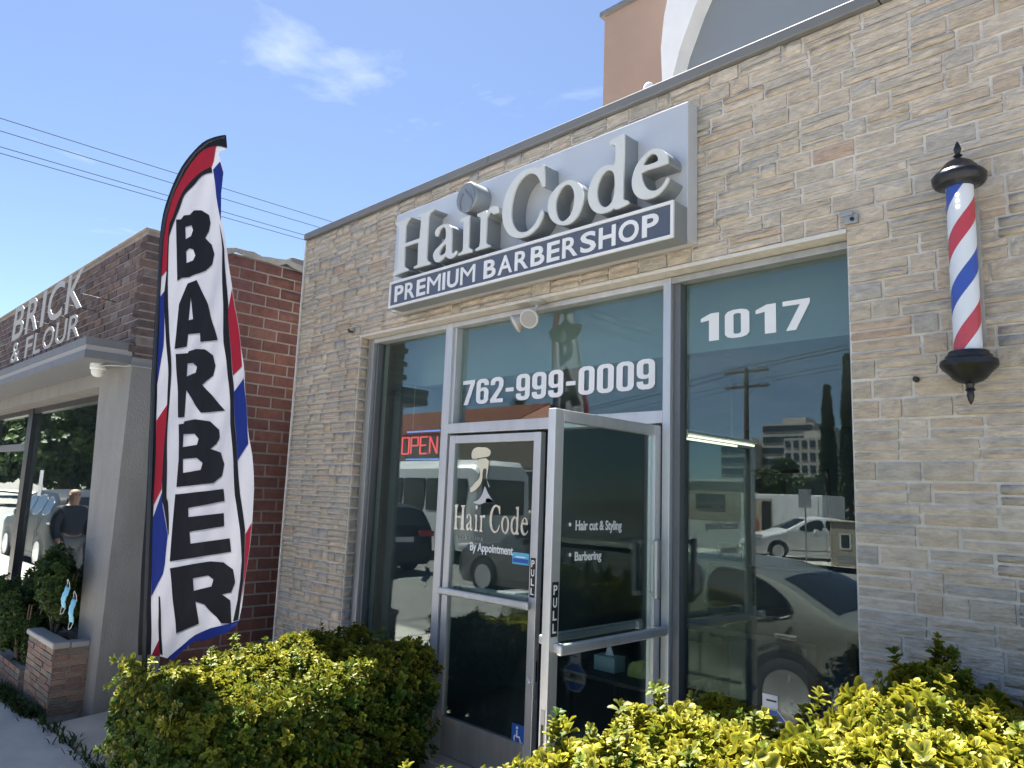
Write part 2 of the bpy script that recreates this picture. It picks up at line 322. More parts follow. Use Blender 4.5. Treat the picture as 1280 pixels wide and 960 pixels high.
def text_geo(s, bold=0.0, spacing=1.0, res=4):
    cu = bpy.data.curves.new('t', 'FONT'); cu.body = s; cu.size = 1; cu.offset = bold; cu.space_character = spacing; cu.resolution_u = res; cu.extrude = 0.5
    o = bpy.data.objects.new('t', cu); COL.objects.link(o)
    dg = bpy.context.evaluated_depsgraph_get(); me = o.evaluated_get(dg).to_mesh()
    vs = [tuple(v.co) for v in me.vertices]; fs = [tuple(p.vertices) for p in me.polygons]
    o.evaluated_get(dg).to_mesh_clear(); bpy.data.objects.remove(o); bpy.data.curves.remove(cu)
    xs = [v[0] for v in vs]; ys = [v[1] for v in vs]; x0, x1, y0, y1 = min(xs), max(xs), min(ys), max(ys)
    return [((x-x0)/(x1-x0), (y-y0)/(y1-y0), z+0.5) for x, y, z in vs], fs
def text_on(name, s, m, parent, fn, bold=0.0, spacing=1.0, res=4, local=False):
    """fn(u, v, d) -> point; u, v in 0..1 over the letters' bounds, d 0 at the back, 1 at the front"""
    vs, fs = text_geo(s, bold, spacing, res)
    return MB().add([fn(*v) for v in vs], fs).build(name, m, parent, local=local)
def on_wall(X0, X1, Y, z0, z1, dep=0.0015):
    return lambda u, v, d: (X0+u*(X1-X0), Y-d*dep, z0+v*(z1-z0))

# stone / brick pieces: unit meshes shared by all copies, scaled per piece
def unit_piece(seed, nx=4, nz=2, rough=0.28, rim=0.45):
    rg = random.Random(seed); vs = []; fs = []
    for j in range(nz+1):
        for i in range(nx+1):
            e = i in (0, nx) or j in (0, nz)
            y = -(1-rim*rg.uniform(.5, 1)) if e else -(1-rough*rg.random())
            jx = 0 if e else rg.uniform(-.06, .06)
            ex = rg.uniform(0, .018) if e else 0
            x = -.5+i/nx+jx; z = -.5+j/nz
            if i == 0: x += ex
            if i == nx: x -= ex
            if j == 0: z += ex*2.2
            if j == nz: z -= ex*2.2
            vs.append((x, y, z))
    n0 = len(vs)
    for j in range(nz):
        for i in range(nx):
            a = j*(nx+1)+i; fs.append((a, a+1, a+nx+2, a+nx+1))
    ring = [i for i in range(nx+1)] + [(j)*(nx+1)+nx for j in range(1, nz+1)] + [nz*(nx+1)+i for i in range(nx-1, -1, -1)] + [j*(nx+1) for j in range(nz-1, 0, -1)]
    for q in ring: vs.append((vs[q][0], 0.0, vs[q][2]))
    k = len(ring)
    for i in range(k): fs.append((ring[(i+1) % k], ring[i], n0+i, n0+(i+1) % k))
    return vs, fs
def place_pieces(name, parent, pieces, variants, material, limit=300, stuff_name=None, min_px=0.0):
    """pieces: (centre, rot_z, w, h, d). The largest in view become parts, the rest one joined part"""
    meshes = []
    for k, (vs, fs) in enumerate(variants):
        me = bpy.data.meshes.new(name); me.from_pydata(vs, [], fs); me.materials.append(material); me.update(); meshes.append(me)
    sc = []
    for i, (c, rz, w, h, d) in enumerate(pieces):
        nrm = Vector((math.sin(rz), -math.cos(rz), 0)); v = CAM - Vector(c); L = v.length; x, y, z = to_px(c)
        ok = z > 0 and -10 < x < 1290 and -10 < y < 970
        a = w*h*max(0, v.dot(nrm)/L)/L**2*FPX*FPX if ok else 0
        sc.append((-a, i))
    sc.sort(); off = parent.location
    for a, i in sc[:limit]:
        if -a < min_px: break
        c, rz, w, h, d = pieces[i]
        o = bpy.data.objects.new(name, meshes[i % len(meshes)]); COL.objects.link(o); o.parent = parent
        o.location = Vector(c)-off; o.rotation_euler = (0, 0, rz); o.scale = (w, d, h)
    done = {i for a, i in sc[:limit] if -a >= min_px}
    rest = [i for i in range(len(pieces)) if i not in done]
    if rest:
        Vs, Fs, b = [], [], 0
        for i in rest:
            c, rz, w, h, d = pieces[i]; vs, fs = variants[i % len(variants)]
            A = np.array(vs)*np.array([w, d, h]); cz, sz = math.cos(rz), math.sin(rz)
            Vs.append(np.stack([A[:, 0]*cz-A[:, 1]*sz+c[0]-off.x, A[:, 0]*sz+A[:, 1]*cz+c[1]-off.y, A[:, 2]+c[2]-off.z], 1)); Fs.append(np.array(fs)+b); b += len(vs)
        o = bpy.data.objects.new(stuff_name or name+'_facing', fast_mesh(name, np.concatenate(Vs), np.concatenate(Fs), material)); COL.objects.link(o); o.parent = parent; o['kind'] = 'stuff'

# leaves
def leaf_arrays(seed, rings, cup=0.25):
    """rosette of leaves around +z; returns V, F(tri), A(rim)"""
    rg = random.Random(seed); V, F, A = [], [], []
    for (n, tilt, L, W, h) in rings:
        ph = rg.uniform(0, 6.28)
        for k in range(n):
            az = ph+2*math.pi*k/n+rg.uniform(-.3, .3); tl = tilt+rg.uniform(-.2, .2); l_ = L*rg.uniform(.75, 1.15); w = W*l_*rg.uniform(.85, 1.1)
            pts = [(0, 0, 0), (-.36*w, .32*l_, cup*w*.7), (0, .36*l_, 0), (.36*w, .32*l_, cup*w*.7), (-.52*w, .68*l_, cup*w-.03*l_), (0, .70*l_, -.05*l_), (.52*w, .68*l_, cup*w-.03*l_), (-.30*w, .93*l_, cup*w*.4-.10*l_), (.30*w, .93*l_, cup*w*.4-.10*l_), (0, l_, -.13*l_)]
            rim = [.3, .9, .05, .9, 1, .05, 1, 1, 1, .9]
            ca, sa, ct, st = math.cos(az), math.sin(az), math.cos(tl), math.sin(tl); b = len(V)
            for x, y, z in pts:
                y2 = y*st - z*ct; z2 = y*ct + z*st
                V.append((x*ca - y2*sa, x*sa + y2*ca, z2+h))
            F += [(b, b+2, b+1), (b, b+3, b+2), (b+1, b+2, b+5), (b+1, b+5, b+4), (b+2, b+3, b+6), (b+2, b+6, b+5), (b+4, b+5, b+7), (b+5, b+6, b+8), (b+5, b+9, b+7), (b+5, b+8, b+9)]; A += rim
    return np.array(V), np.array(F), np.array(A)
SPRIGS = [leaf_arrays(s, [(3, .35, .030, .56, .012), (4, .85, .041, .58, .004), (4, 1.35, .044, .60, -.012)]) for s in range(7)]
def basis(n):
    n = n/np.linalg.norm(n); a = np.cross(n, [0.3, 0.9, 0.2]); a /= np.linalg.norm(a); b = np.cross(n, a); return np.stack([a, b, n], 1)
def join_sprigs(inst, variants):
    """inst: (pos, normal, scale, yellow, shade, variant)"""
    Vs, Fs, As, b = [], [], [], 0
    for p, n, s, ye, sh, k in inst:
        V, F, A = variants[k]; B = basis(n); Vs.append(V@B.T*s + p); Fs.append(F+b); b += len(V)
        At = np.ones((len(V), 4)); At[:, 0] = A; At[:, 1] = ye; At[:, 2] = sh; As.append(At)
    return np.concatenate(Vs), np.concatenate(Fs), np.concatenate(As)
def foliage(name, parent, inst, variants, material, single=0, single_name='sprig'):
    off = np.array(parent.location)
    if single:
        def score(q):
            x, y, z = to_px(q[0]); v = np.array(CAM)-q[0]; d = np.linalg.norm(v)
            return (q[2]/d)*(1 if (0 < x < 1280 and 0 < y < 960 and z > 0) else 0)*max(.15, float(np.dot(v/d, q[6] if len(q) > 6 else q[1])))
        order = sorted(range(len(inst)), key=lambda i: -score(inst[i])); pick = set(order[:single]); cache = {}
        for i in pick:
            p, n, s, ye, sh, k = inst[i][:6]; key = (k, int(ye*3.99), int(sh*2.99))
            if key not in cache:
                V, F, A = variants[k]; At = np.ones((len(V), 4)); At[:, 0] = A; At[:, 1] = ye; At[:, 2] = sh; cache[key] = fast_mesh(single_name, V, F, material, At)
            o = bpy.data.objects.new(single_name, cache[key]); COL.objects.link(o); o.parent = parent
            o.location = Vector(p-off); o.rotation_euler = Matrix(basis(n).tolist()).to_euler(); o.scale = (s, s, s)
        inst = [q for i, q in enumerate(inst) if i not in pick]
    V, F, A = join_sprigs([q[:6] for q in inst], variants)
    o = bpy.data.objects.new(name, fast_mesh(name, V-off, F, material, A)); COL.objects.link(o); o.parent = parent; o['kind'] = 'stuff'
    return o

# ================================================================== SETTING
def structure(o): o['kind'] = 'structure'; return o
structure(box('ground', M_GROUND, None, -600, 600, -600, 600, -0.9, -0.40))
structure(box('road', M_ASPH, None, -120, 60, -20.5, -3.0, -0.5, -0.25))
structure(box('far_pavement', M_CONC, None, -120, 60, -23.5, -20.35, -0.5, -0.08))
structure(box('kerb', M_KERB, None, -60, 20, -3.0, -2.85, -0.5, -0.135, 0.012))
structure(box('far_kerb', M_KERB, None, -120, 60, -20.5, -20.35, -0.5, -0.075))
structure(box('far_lot', M_ASPH, None, -120, 60, -70, -23.5, -0.5, -0.1))
for k, yy in enumerate((-11.9, -12.2)):
    tag(structure(box('road_marking', M_YEL, None, -100, 40, yy-.05, yy+.05, -0.252, -0.244)))
# pavement slabs, each its own piece over a bed
sw = structure(box('sidewalk', M_DIRT, None, -40, 6, -2.85, -1.53, -0.5, -0.165))
x = -14.0; i = 0
rs = random.Random(3)
while x < 3:
    w = 1.22
    dz = rs.uniform(-.004, .004)
    for (y0, y1) in ((-2.845, -2.19), (-2.18, -1.535)):
        MB().box(x+.004, x+w-.004, y0+.003, y1-.003, -.2, -.12+dz, .006).build('slab', M_CONC, sw)
    x += w
MB().box(-40, -14.02, -2.84, -1.54, -.2, -.122).build('slab', M_CONC, sw)
ap = structure(box('forecourt', M_DIRT, None, -6.58, 4, -1.525, 0.3, -0.5, -0.16))
def fz(y): return -.12+.12*max(0, min(1, (y+1.53)/1.45))
x = -6.57
for w in (1.25, 1.15, 1.4, 1.4, 1.4, 1.4, 1.4):
    for (y0, y1) in ((-1.522, -.86), (-.85, -.03)):
        d_ = rs.uniform(-.003, .003); c4 = [(x+.004, y0), (x+w-.004, y0), (x+w-.004, y1), (x+.004, y1)]
        MB().add([(p, q, -.3) for p, q in c4]+[(p, q, fz(q)+d_) for p, q in c4], [(3, 2, 1, 0), (4, 5, 6, 7), (0, 1, 5, 4), (1, 2, 6, 5), (2, 3, 7, 6), (3, 0, 4, 7)]).build('slab', M_CONCB, ap)
    x += w
MB().box(-6.57, -6.12, 0.0, .3, -.3, -.03).build('slab', M_CONCB, ap)
st = MB().box(-4.2, -2.1, -.029, .30, -.1, .012, .004).build('door_threshold', M_CONCB, None); structure(st)

# ================================================================== BARBERSHOP BUILDING
XL, XR = -6.10, 0.9
OX0, OX1, OZ = -5.107, -1.23, 2.96           # glazed opening
shop = thing('barbershop_building', 'single-storey shop clad in pale ashlar ledge stone with a glazed front', 'building', (-3.0, 0, 0))
m = MB()
m.box(XL, OX0, .012, .30, -.3, 3.985); m.box(OX1, XR, .012, .30, -.3, 3.985); m.box(OX0, OX1, .012, .30, OZ, 3.985)
m.build('mortar_wall', M_MORTAR, shop)
box('bevel_shade_strip', M_MORTAR, shop, XL-.016, XL+.004, -.008, .011, -.05, 3.984)  # strip added to keep sun off the bevelled ends of the corner stones
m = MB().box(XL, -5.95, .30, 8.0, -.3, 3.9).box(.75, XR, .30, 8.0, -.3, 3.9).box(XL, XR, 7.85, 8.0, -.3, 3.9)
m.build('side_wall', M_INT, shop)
box('roof', M_TAR, shop, XL, XR, .30, 8.0, 3.70, 3.86)
cp = MB().box(XL-.01, -3.62, -.03, .34, 3.985, 4.045, .006).box(-3.616, -1.05, -.031, .34, 3.984, 4.044, .006).box(-1.046, XR, -.03, .34, 3.985, 4.045, .006)
cp.build('coping', M_COPE, shop)
# stones
def course(x0, x1, zc, h, out, rg, Y=0.012, d0=.016):
    x = x0
    while x < x1-.002:
        dbl = rg.random() < .52
        w = rg.uniform(.18, .31) if dbl else (rg.uniform(.082, .12) if rg.random() < .55 else rg.uniform(.14, .20))
        if x1-(x+w) < .07: w = x1-x
        g = .0055; cx = x+w/2
        if dbl:
            sp = rg.uniform(.42, .58)*h
            out.append(((cx, Y, zc-h/2+sp/2), 0, w-2*g, sp-1.7*g, d0*rg.uniform(.55, 1.5)))
            out.append(((cx, Y, zc+h/2-(h-sp)/2), 0, w-2*g, h-sp-1.7*g, d0*rg.uniform(.55, 1.5)))
        else:
            out.append(((cx, Y, zc), 0, w-2*g, h-2*g, d0*rg.uniform(.55, 1.45)))
        x += w
rg = random.Random(11); stones = []
nb, na = 34, 12
for r_ in range(nb):
    h = OZ/nb; zc = (r_+.5)*h
    course(XL, OX0, zc, h, stones, rg); course(OX1, XR-.3, zc, h, stones, rg)
for r_ in range(na):
    h = (3.985-OZ)/na; course(XL, XR-.3, OZ+(r_+.5)*h, h, stones, rg)
for r_ in range(nb):          # stone returns in the window reveal, facing the opening
    h = OZ/nb; zc = (r_+.5)*h
    if zc < .60: continue
    stones.append(((OX0, .052, zc), R(90), .075, h-.012, .008))
SV = [unit_piece(s, 4, 2, .45, .55) for s in range(14)]
place_pieces('stone', shop, stones, SV, M_STONE, 300, 'stone_cladding')
m = MB().box(OX0, OX1, .0, .30, OZ-.02, OZ-.001)
m.build('lintel_render', M_MORTAR, shop)
# low sill walls
box('sill_wall', M_MORTAR, shop, OX0+.01, -4.13, .04, .26, 0, .55, .01)
box('sill_wall', M_MORTAR, shop, -2.20, OX1-.01, .04, .26, 0, .38, .01)
# interior shell
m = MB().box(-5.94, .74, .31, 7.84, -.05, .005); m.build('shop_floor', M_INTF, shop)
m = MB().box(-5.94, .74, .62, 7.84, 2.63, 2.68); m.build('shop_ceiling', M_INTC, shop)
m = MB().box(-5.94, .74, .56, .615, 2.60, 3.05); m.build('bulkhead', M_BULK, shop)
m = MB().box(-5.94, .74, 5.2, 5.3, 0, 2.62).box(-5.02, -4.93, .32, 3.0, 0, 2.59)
m.build('partition', M_INT, shop)

# storefront frames and panes
FY = .09
def fbox(name, x0, x1, z0, z1, y0=FY, y1=FY+.10, mt=M_ALU, bev=.003): return box(name, mt, shop, x0, x1, y0, y1, z0, z1, bev)
fbox('mullion', -5.085, -5.03, .55, 2.935, mt=M_ALUD); fbox('mullion', -4.12, -4.045, .012, 2.935); fbox('mullion', -2.256, -2.208, .012, 2.935); fbox('mullion', -1.262, -1.235, .38, 2.935)
fbox('head_rail', -5.03, -4.12, 2.90, 2.935, FY+.004); fbox('head_rail', -4.045, -2.256, 2.90, 2.935, FY+.004); fbox('head_rail', -2.208, -1.262, 2.90, 2.935, FY+.004, mt=M_ALUD)
fbox('sill_rail', -5.03, -4.12, .55, .60, mt=M_ALUD); fbox('sill_rail', -2.208, -1.262, .38, .43)
fbox('transom_bar', -4.045, -2.256, 2.13, 2.20)
fbox('glazing_bead', -4.045, -4.018, 2.20, 2.90, FY+.02); fbox('glazing_bead', -2.208, -2.165, .43, 2.90, FY+.03, mt=M_BEAD); fbox('glazing_bead', -5.03, -5.0, .60, 2.90, FY+.03, mt=M_BEAD)
GY = .165
def pane(x0, x1, z0, z1): return box('pane', M_GLASS, shop, x0, x1, GY, GY+.008, z0, z1)
pane(-5.0, -4.122, .60, 2.90); p_tr = pane(-4.018, -2.258, 2.20, 2.90); p_rt = pane(-2.163, -1.264, .43, 2.90)

# digits for the vinyl numbers, in a 0..w by 0..1 cell
_o = [(.18, 0), (.38, 0), (.5, .05), (.56, .15), (.56, .85), (.5, .95), (.38, 1), (.18, 1), (.06, .95), (0, .85), (0, .15), (.06, .05)]
_h0 = [(.24, .14), (.33, .14), (.37, .18), (.37, .82), (.33, .86), (.24, .86), (.20, .82), (.20, .18)]
_9 = [(.18, 0), (.38, 0), (.5, .05), (.56, .15), (.56, .85), (.5, .95), (.38, 1), (.18, 1), (.06, .95), (0, .85), (0, .5), (.06, .4), (.16, .35), (.30, .35), (.37, .38), (.37, .2), (.34, .16), (.24, .16), (.20, .2), (.20, .27), (0, .27), (0, .15), (.06, .05)]
_9h = [(.20, .53), (.24, .48), (.33, .48), (.37, .53), (.37, .81), (.33, .85), (.24, .85), (.20, .81)]
DIG = {'0': [_o, _h0], '9': [_9, _9h], '6': [[(.56-x, 1-y) for x, y in _9], [(.56-x, 1-y) for x, y in _9h]],
       '7': [[(0, 1), (.56, 1), (.56, .86), (.27, 0), (.07, 0), (.36, .84), (0, .84)]],
       '2': [[(0, 0), (.56, 0), (.56, .15), (.25, .15), (.5, .5), (.56, .65), (.56, .85), (.5, .95), (.38, 1), (.18, 1), (.06, .95), (0, .85), (0, .7), (.2, .7), (.2, .81), (.24, .85), (.33, .85), (.37, .81), (.37, .66), (.33, .56), (0, .14)]],
       '-': [[(.02, .38), (.36, .38), (.36, .53), (.02, .53)]],
       '1': [[(.20, 0), (.44, 0), (.44, 1), (.24, 1), (.0, .85), (.0, .72), (.20, .76)]]}
def digits(s, X0, X1, z0, z1, Y, gap=.09, wide=None):
    cell = {'-': .38, '1': .44}
    tot = sum(cell.get(c, .56) for c in s)+gap*(len(s)-1); k = (X1-X0)/tot; x = 0
    for c in s:
        m = MB(); f = lambda u, v, x=x: (X0+(x+u)*k, Y-.0012, z0+v*(z1-z0)); b_ = lambda u, v, x=x: (X0+(x+u)*k, Y, z0+v*(z1-z0))
        m.prism(DIG[c], f, b_); m.build('vinyl_digit', M_WHITE, shop); x += cell.get(c, .56)+gap
digits('762-999-0009', -3.985, -2.355, 2.335, 2.51, GY-.0005)
digits('1017', -2.065, -1.47, 2.565, 2.715, GY-.0005, gap=.14)

# ------------------------------------------------------------------ glass doors
def door(hx, mirror, ang, label):
    d = bpy.data.objects.new('glass_door', None); COL.objects.link(d); d.parent = shop; d.location = Vector((hx, FY+.01, 0))-shop.location; d.rotation_euler = (0, 0, ang)
    d['label'] = label; s = -1 if mirror else 1
    def b(name, x0, x1, y0, y1, z0, z1, mt=M_ALU, bev=.003):
        a, c = sorted((s*x0, s*x1)); return box(name, mt, d, a, c, y0, y1, z0, z1, bev, local=True)
    W = .885
    b('stile', .006, .066, 0, .045, .015, 2.115); b('stile', W-.062, W, 0, .045, .015, 2.115)
    b('rail', .066, W-.062, .001, .044, 2.06, 2.114); b('rail', .066, W-.062, .001, .044, .016, .25, M_ALUD)
    b('pane', .066, W-.062, .018, .025, .25, 2.06, M_GLASS, 0)
    pb = MB()
    z0, z1 = 1.035, 1.082
    a, c = sorted((s*.03, s*(W-.005)))
    pb.box(a, c, -.065, -.035, z0, z1, .01); pb.box(min(s*.05, s*.075), max(s*.05, s*.075), -.04, .0, z0+.005, z1-.005); pb.box(min(s*(W-.06), s*(W-.03)), max(s*(W-.06), s*(W-.03)), -.04, .0, z0+.005, z1-.005)
    pb.build('pull_bar', M_ALU, d, local=True)
    b('push_bar', .05, W-.04, .07, .10, 1.06, 1.10, M_ALUD, .008)
    b('push_bar_bracket', .10, .13, .045, .07, 1.06, 1.10, M_ALUD, .003); b('push_bar_bracket', W-.13, W-.10, .045, .07, 1.06, 1.10, M_ALUD, .003)
    # PULL plate on the free stile
    x0 = W-.052; zt = 1.105
    b('pull_plate', x0, x0+.042, -.0015, 0, zt, zt+.235, M_BLACKV, 0)
    for k, ch in enumerate('PULL'):
        c0, c1 = (s*(x0+.008), s*(x0+.034)); lo, hi = min(c0, c1), max(c0, c1)
        text_on('pull_lettering', ch, M_WHITE, d, lambda u, v, dd, lo=lo, hi=hi, k=k: (lo+u*(hi-lo), -.0016-dd*.0008, zt+.235-.055*(k+1)+v*.042), .02, local=True)
    # lock
    lk = MB().lathe([(.0, 0), (.019, 0), (.017, -.012), (.012, -.016), (0, -.016)], (s*(W-.03), 0, .62), 16, 'y')
    lk.build('lock_cylinder', M_ALU, d, True, local=True)
    b('latch_plate', W, W+.002, .012, .034, .52, .80, M_STEEL, 0); b('latch_plate', W+.002, W+.003, .016, .030, .62, .74, M_PLASTIC, 0)
    return d
dl = door(-4.036, False, 0.0, 'closed left leaf with gold logo decal')
dr = door(-2.262, True, R(91.0), 'right leaf standing open towards the pavement')
# back of open door: closer arm and pull seen at hinge side
hd = MB().box(-.13, -.09, -.06, -.03, 1.22, 1.52, .012).box(-.12, -.10, -.035, .0, 1.23, 1.25).box(-.12, -.10, -.035, .0, 1.49, 1.51)
hd.build('pull_handle', M_ALUD, dr, local=True)

# traced serif capitals (photo pixels, unprojected on the sign's letter plane)
def Z1(p): return [(485+x/6.86, 215+y/6.86) for x, y in p]
def Z2(p): return [(615+x/8, 190+y/8) for x, y in p]
def Z3(p): return [(725+x/7.386, 155+y/7.386) for x, y in p]
GLY = {
 'H': [Z1([(65,440),(195,385),(165,425),(150,460),(145,612),(272,567),(283,410),(278,388),(250,388),(250,375),(390,315),(388,328),(355,352),(345,390),(330,735),(340,765),(362,772),(358,790),(218,828),(222,812),(252,795),(260,600),(142,640),(138,800),(150,822),(172,828),(168,845),(38,888),(48,868),(78,830),(97,490),(90,462),(65,458)])],
 'a': [Z1([(405,545),(402,510),(425,475),(470,448),(515,445),(540,465),(548,500),(540,680),(550,700),(570,690),(585,668),(580,700),(560,730),(530,745),(505,735),(495,715),(460,755),(420,778),(395,760),(383,720),(395,680),(430,640),(495,580),(497,500),(485,470),(465,472),(445,490),(430,545),(415,555)]), Z1([(497,605),(495,690),(470,710),(450,720),(438,700),(445,670),(470,630)])],
 'i': [Z1([(618,400),(700,370),(697,395),(690,640),(700,655),(722,665),(718,685),(600,715),(605,700),(632,685),(642,660),(648,450),(645,430),(620,428)])],
 'r': [Z1([(765,360),(845,325),(845,355),(870,310),(905,290),(935,295),(942,325),(935,350),(905,362),(885,345),(865,355),(848,390),(838,600),(848,620),(875,625),(870,640),(745,675),(750,660),(780,640),(788,600),(795,400),(790,385),(765,382)])],
 'C': [Z2([(497,125),(512,120),(522,130),(525,340),(497,350),(480,290),(450,235),(410,212),(370,212),(320,240),(270,300),(230,380),(205,480),(192,580),(195,680),(220,750),(260,795),(310,805),(370,785),(430,720),(465,650),(485,590),(515,582),(510,640),(470,730),(410,800),(340,845),(260,862),(190,845),(140,790),(110,720),(100,640),(105,560),(125,460),(165,360),(220,270),(290,200),(360,165),(430,155),(470,158),(490,150)])],
 'o': [Z2([(750,282),(810,280),(870,310),(905,370),(912,450),(895,560),(850,650),(790,710),(720,735),(650,725),(590,680),(560,610),(555,530),(570,460),(610,390),(670,325)]), Z2([(745,320),(785,330),(815,380),(825,450),(815,550),(780,640),(720,695),(680,690),(650,640),(635,560),(640,470),(670,400),(705,345)])],
 'd': [Z3([(268,155),(405,83),(410,100),(395,680),(405,700),(450,708),(448,735),(318,795),(318,765),(280,800),(225,822),(170,828),(115,800),(80,740),(68,660),(80,590),(110,510),(160,430),(220,385),(280,378),(325,385),(327,215),(320,195),(290,185),(270,185)]), Z3([(270,418),(305,440),(320,490),(318,640),(295,720),(250,768),(205,765),(170,720),(155,650),(160,570),(190,490),(225,440)])],
 'e': [Z3([(565,440),(800,370),(812,350),(810,300),(790,260),(745,228),(690,225),(620,260),(550,330),(500,420),(477,510),(478,590),(510,660),(560,692),(620,695),(700,670),(770,600),(810,540),(825,497),(800,492),(770,560),(720,605),(670,620),(620,600),(585,550),(568,490)]), Z3([(580,390),(720,348),(720,310),(700,280),(670,270),(630,290),(595,345)])]}
LY = -.23
GXZ = {}
for ch, loops in GLY.items():
    GXZ[ch] = []
    for lp in loops:
        q = [(p.x, p.z) for p in (at(x, y, Y=LY) for x, y in lp)]
        GXZ[ch].append(chaikin(q, 1) if ch in 'aoCde' else q)

# ================================================================== SHOP SIGN
sign = thing('shop_sign', 'silver box sign with raised serif letters and navy name strip above the doors', 'sign', (-3.27, 0, 3.04))
box('back_panel', M_SIGNW, sign, -4.55, -1.985, -.10, -.004, 3.045, 3.815, .004)
for ch in 'HairCode':
    L = GXZ[ch]
    o = MB().prism(L, lambda u, v: (u, LY+.012, v), lambda u, v: (u, -.1005, v)).build('letter_return', M_SIGNS, sign)
    f = MB().prism(L, lambda u, v: (u, LY, v), lambda u, v: (u, LY+.0115, v)).build('letter', M_SIGNF, sign); f['label'] = 'raised letter ' + ch
    o.parent = f; o.location = (0, 0, 0); o.matrix_parent_inverse.identity()
# round flame emblem dotting the i
ce = at(485+672/6.86, 215+215/6.86, Y=LY); rr = .105
dm = MB().lathe([(rr, -.1005), (rr, LY+.006), (rr-.006, LY), (0.0, LY)], (ce.x, 0, ce.z), 40, 'y').build('emblem_disc', M_SIGNS, sign, True)
fl = [[(590,260),(0,0)]]
def swoosh(pts, name='emblem_flame'):
    q = [(p.x, p.z) for p in (at(485+x/6.86, 215+y/6.86, Y=LY-.004) for x, y in pts)]
    MB().prism([chaikin(q, 1)], lambda u, v: (u, LY-.005, v), lambda u, v: (u, LY-.0003, v)).build(name, M_GREYB, dm)
swoosh([(655,130),(665,175),(700,215),(715,250),(705,300),(690,330),(722,290),(728,240),(712,205),(680,175)])
swoosh([(625,190),(612,240),(608,290),(630,335),(618,290),(622,240),(648,180)])
swoosh([(690,95),(725,120),(738,180),(728,225),(745,180),(738,120),(715,95)])
sx = box('name_strip', M_SIGNS, sign, -4.40, -1.986, -.222, -.101, 3.025, 3.222, .003)
m = MB().box(-4.40, -1.986, -.235, -.2225, 3.205, 3.222).box(-4.40, -1.986, -.235, -.2225, 3.025, 3.042).box(-4.40, -4.383, -.235, -.2225, 3.042, 3.205).box(-2.003, -1.986, -.235, -.2225, 3.042, 3.205)
m.build('strip_border', M_WHITEP, sign)
box('strip_face', M_NAVY, sign, -4.382, -2.004, -.2275, -.2226, 3.0425, 3.2045)
CAPW = {'P': .50, 'R': .56, 'E': .48, 'M': .70, 'I': .14, 'U': .56, 'B': .54, 'A': .62, 'S': .54, 'H': .56, 'O': .64, ' ': .20, 'F': .46, 'L': .44, 'C': .60, 'K': .58, '&': .60}
def cap_row(name, word, parent, mt, X0, X1, Y, z0, z1, gap, dep, bold, wb=None):
    tot = sum(CAPW[c] for c in word)+gap*(len(word)-1); k = (X1-X0)/tot; x = X0
    for c in word:
        if c != ' ': text_on(name, c, mt, parent, on_wall(x, x+CAPW[c]*k, Y, z0, z1, dep), (wb or {}).get(c, bold))
        x += (CAPW[c]+gap)*k
cap_row('strip_letter', 'PREMIUM BARBERSHOP', sign, M_WHITEP, -4.335, -2.075, -.2278, 3.063, 3.182, .10, .004, .022, {'M': 0, 'I': 0, 'A': .012, 'R': .014})
box('junction_box', M_PLASTIC, sign, -4.60, -4.551, -.06, -.003, 3.36, 3.50, .004)

# ------------------------------------------------------------------ decals on the doors
def dl_map(px_to, Y): pass
DY = FY+.01+.0175                    # front face of closed door's glass
def on_door(pts, Y=DY): return [(p.x, p.z) for p in (at(x, y, Y=Y) for x, y in pts)]
def decal(name, loops, mt, Y=DY, smooth=1):
    L = [chaikin(on_door(l), smooth) if smooth else on_door(l) for l in loops]
    return MB().prism(L, lambda u, v: (u, Y-.0012, v), lambda u, v: (u, Y-.0002, v)).build(name, mt, dl)
def Z8(p): return [(560+x/7.38, 545+y/7.38) for x, y in p]
decal('logo_hair', [Z8([(217,170),(225,135),(250,110),(285,100),(320,106),(350,102),(400,135),(385,190),(320,198),(235,215),(220,205)])], M_CREAM)
decal('logo_face', [Z8([(260,245),(285,210),(378,205),(372,300),(355,385),(375,470),(385,475),(365,420),(350,370),(360,310),(340,295),(320,315),(318,400),(300,450),(260,495),(205,528),(205,470),(215,480),(245,435),(290,395),(300,330),(285,280)])], M_CREAM)
decal('logo_beard', [Z8([(340,455),(365,520),(395,570),(435,625),(400,612),(370,622),(340,612),(300,632),(262,628),(225,612),(275,595),(310,555),(330,500)])], M_SIGNW)
decal('logo_beard_tip', [Z8([(352,575),(395,575),(436,626),(400,614),(372,622),(345,612)])], M_CYAN)
# serif name in foil, from the same letter shapes as the sign
xs0 = min(p[0] for p in GXZ['H'][0]); 
def foil_word(word, x, z, h, k):
    order = word; ref = max(p[1] for p in GXZ['H'][0])-min(p[1] for p in GXZ['H'][0])
    for ch in order:
        if ch == ' ': x += .03; continue
        L = GXZ[ch]; a0 = min(p[0] for p in L[0]); a1 = max(p[0] for p in L[0]); b0 = min(p[1] for p in L[0]); s = h/ref
        zz = z
        MB().prism(L, lambda u, v: (x+(u-a0)*s*k, DY-.0012, zz+(v-b0)*s), lambda u, v: (x+(u-a0)*s*k, DY-.0002, zz+(v-b0)*s)).build('foil_letter', M_FOIL, dl)
        if ch == 'i': MB().prism([[(x+(a1-a0)*s*k*.45+.011*math.cos(t), zz+h*.93+.016*math.sin(t)) for t in np.linspace(0, 5.9, 12)]], lambda u, v: (u, DY-.0012, v), lambda u, v: (u, DY-.0002, v)).build('foil_letter', M_FOIL, dl)
        x += (a1-a0)*s*k+.012
    return x
foil_word('Hair Code', -3.965, 1.468, .17, .66)
text_on('door_lettering', 'b a r b e r i n g', M_ALUD, dl, on_wall(-3.93, -3.66, DY-.0002, 1.405, 1.435), .0)
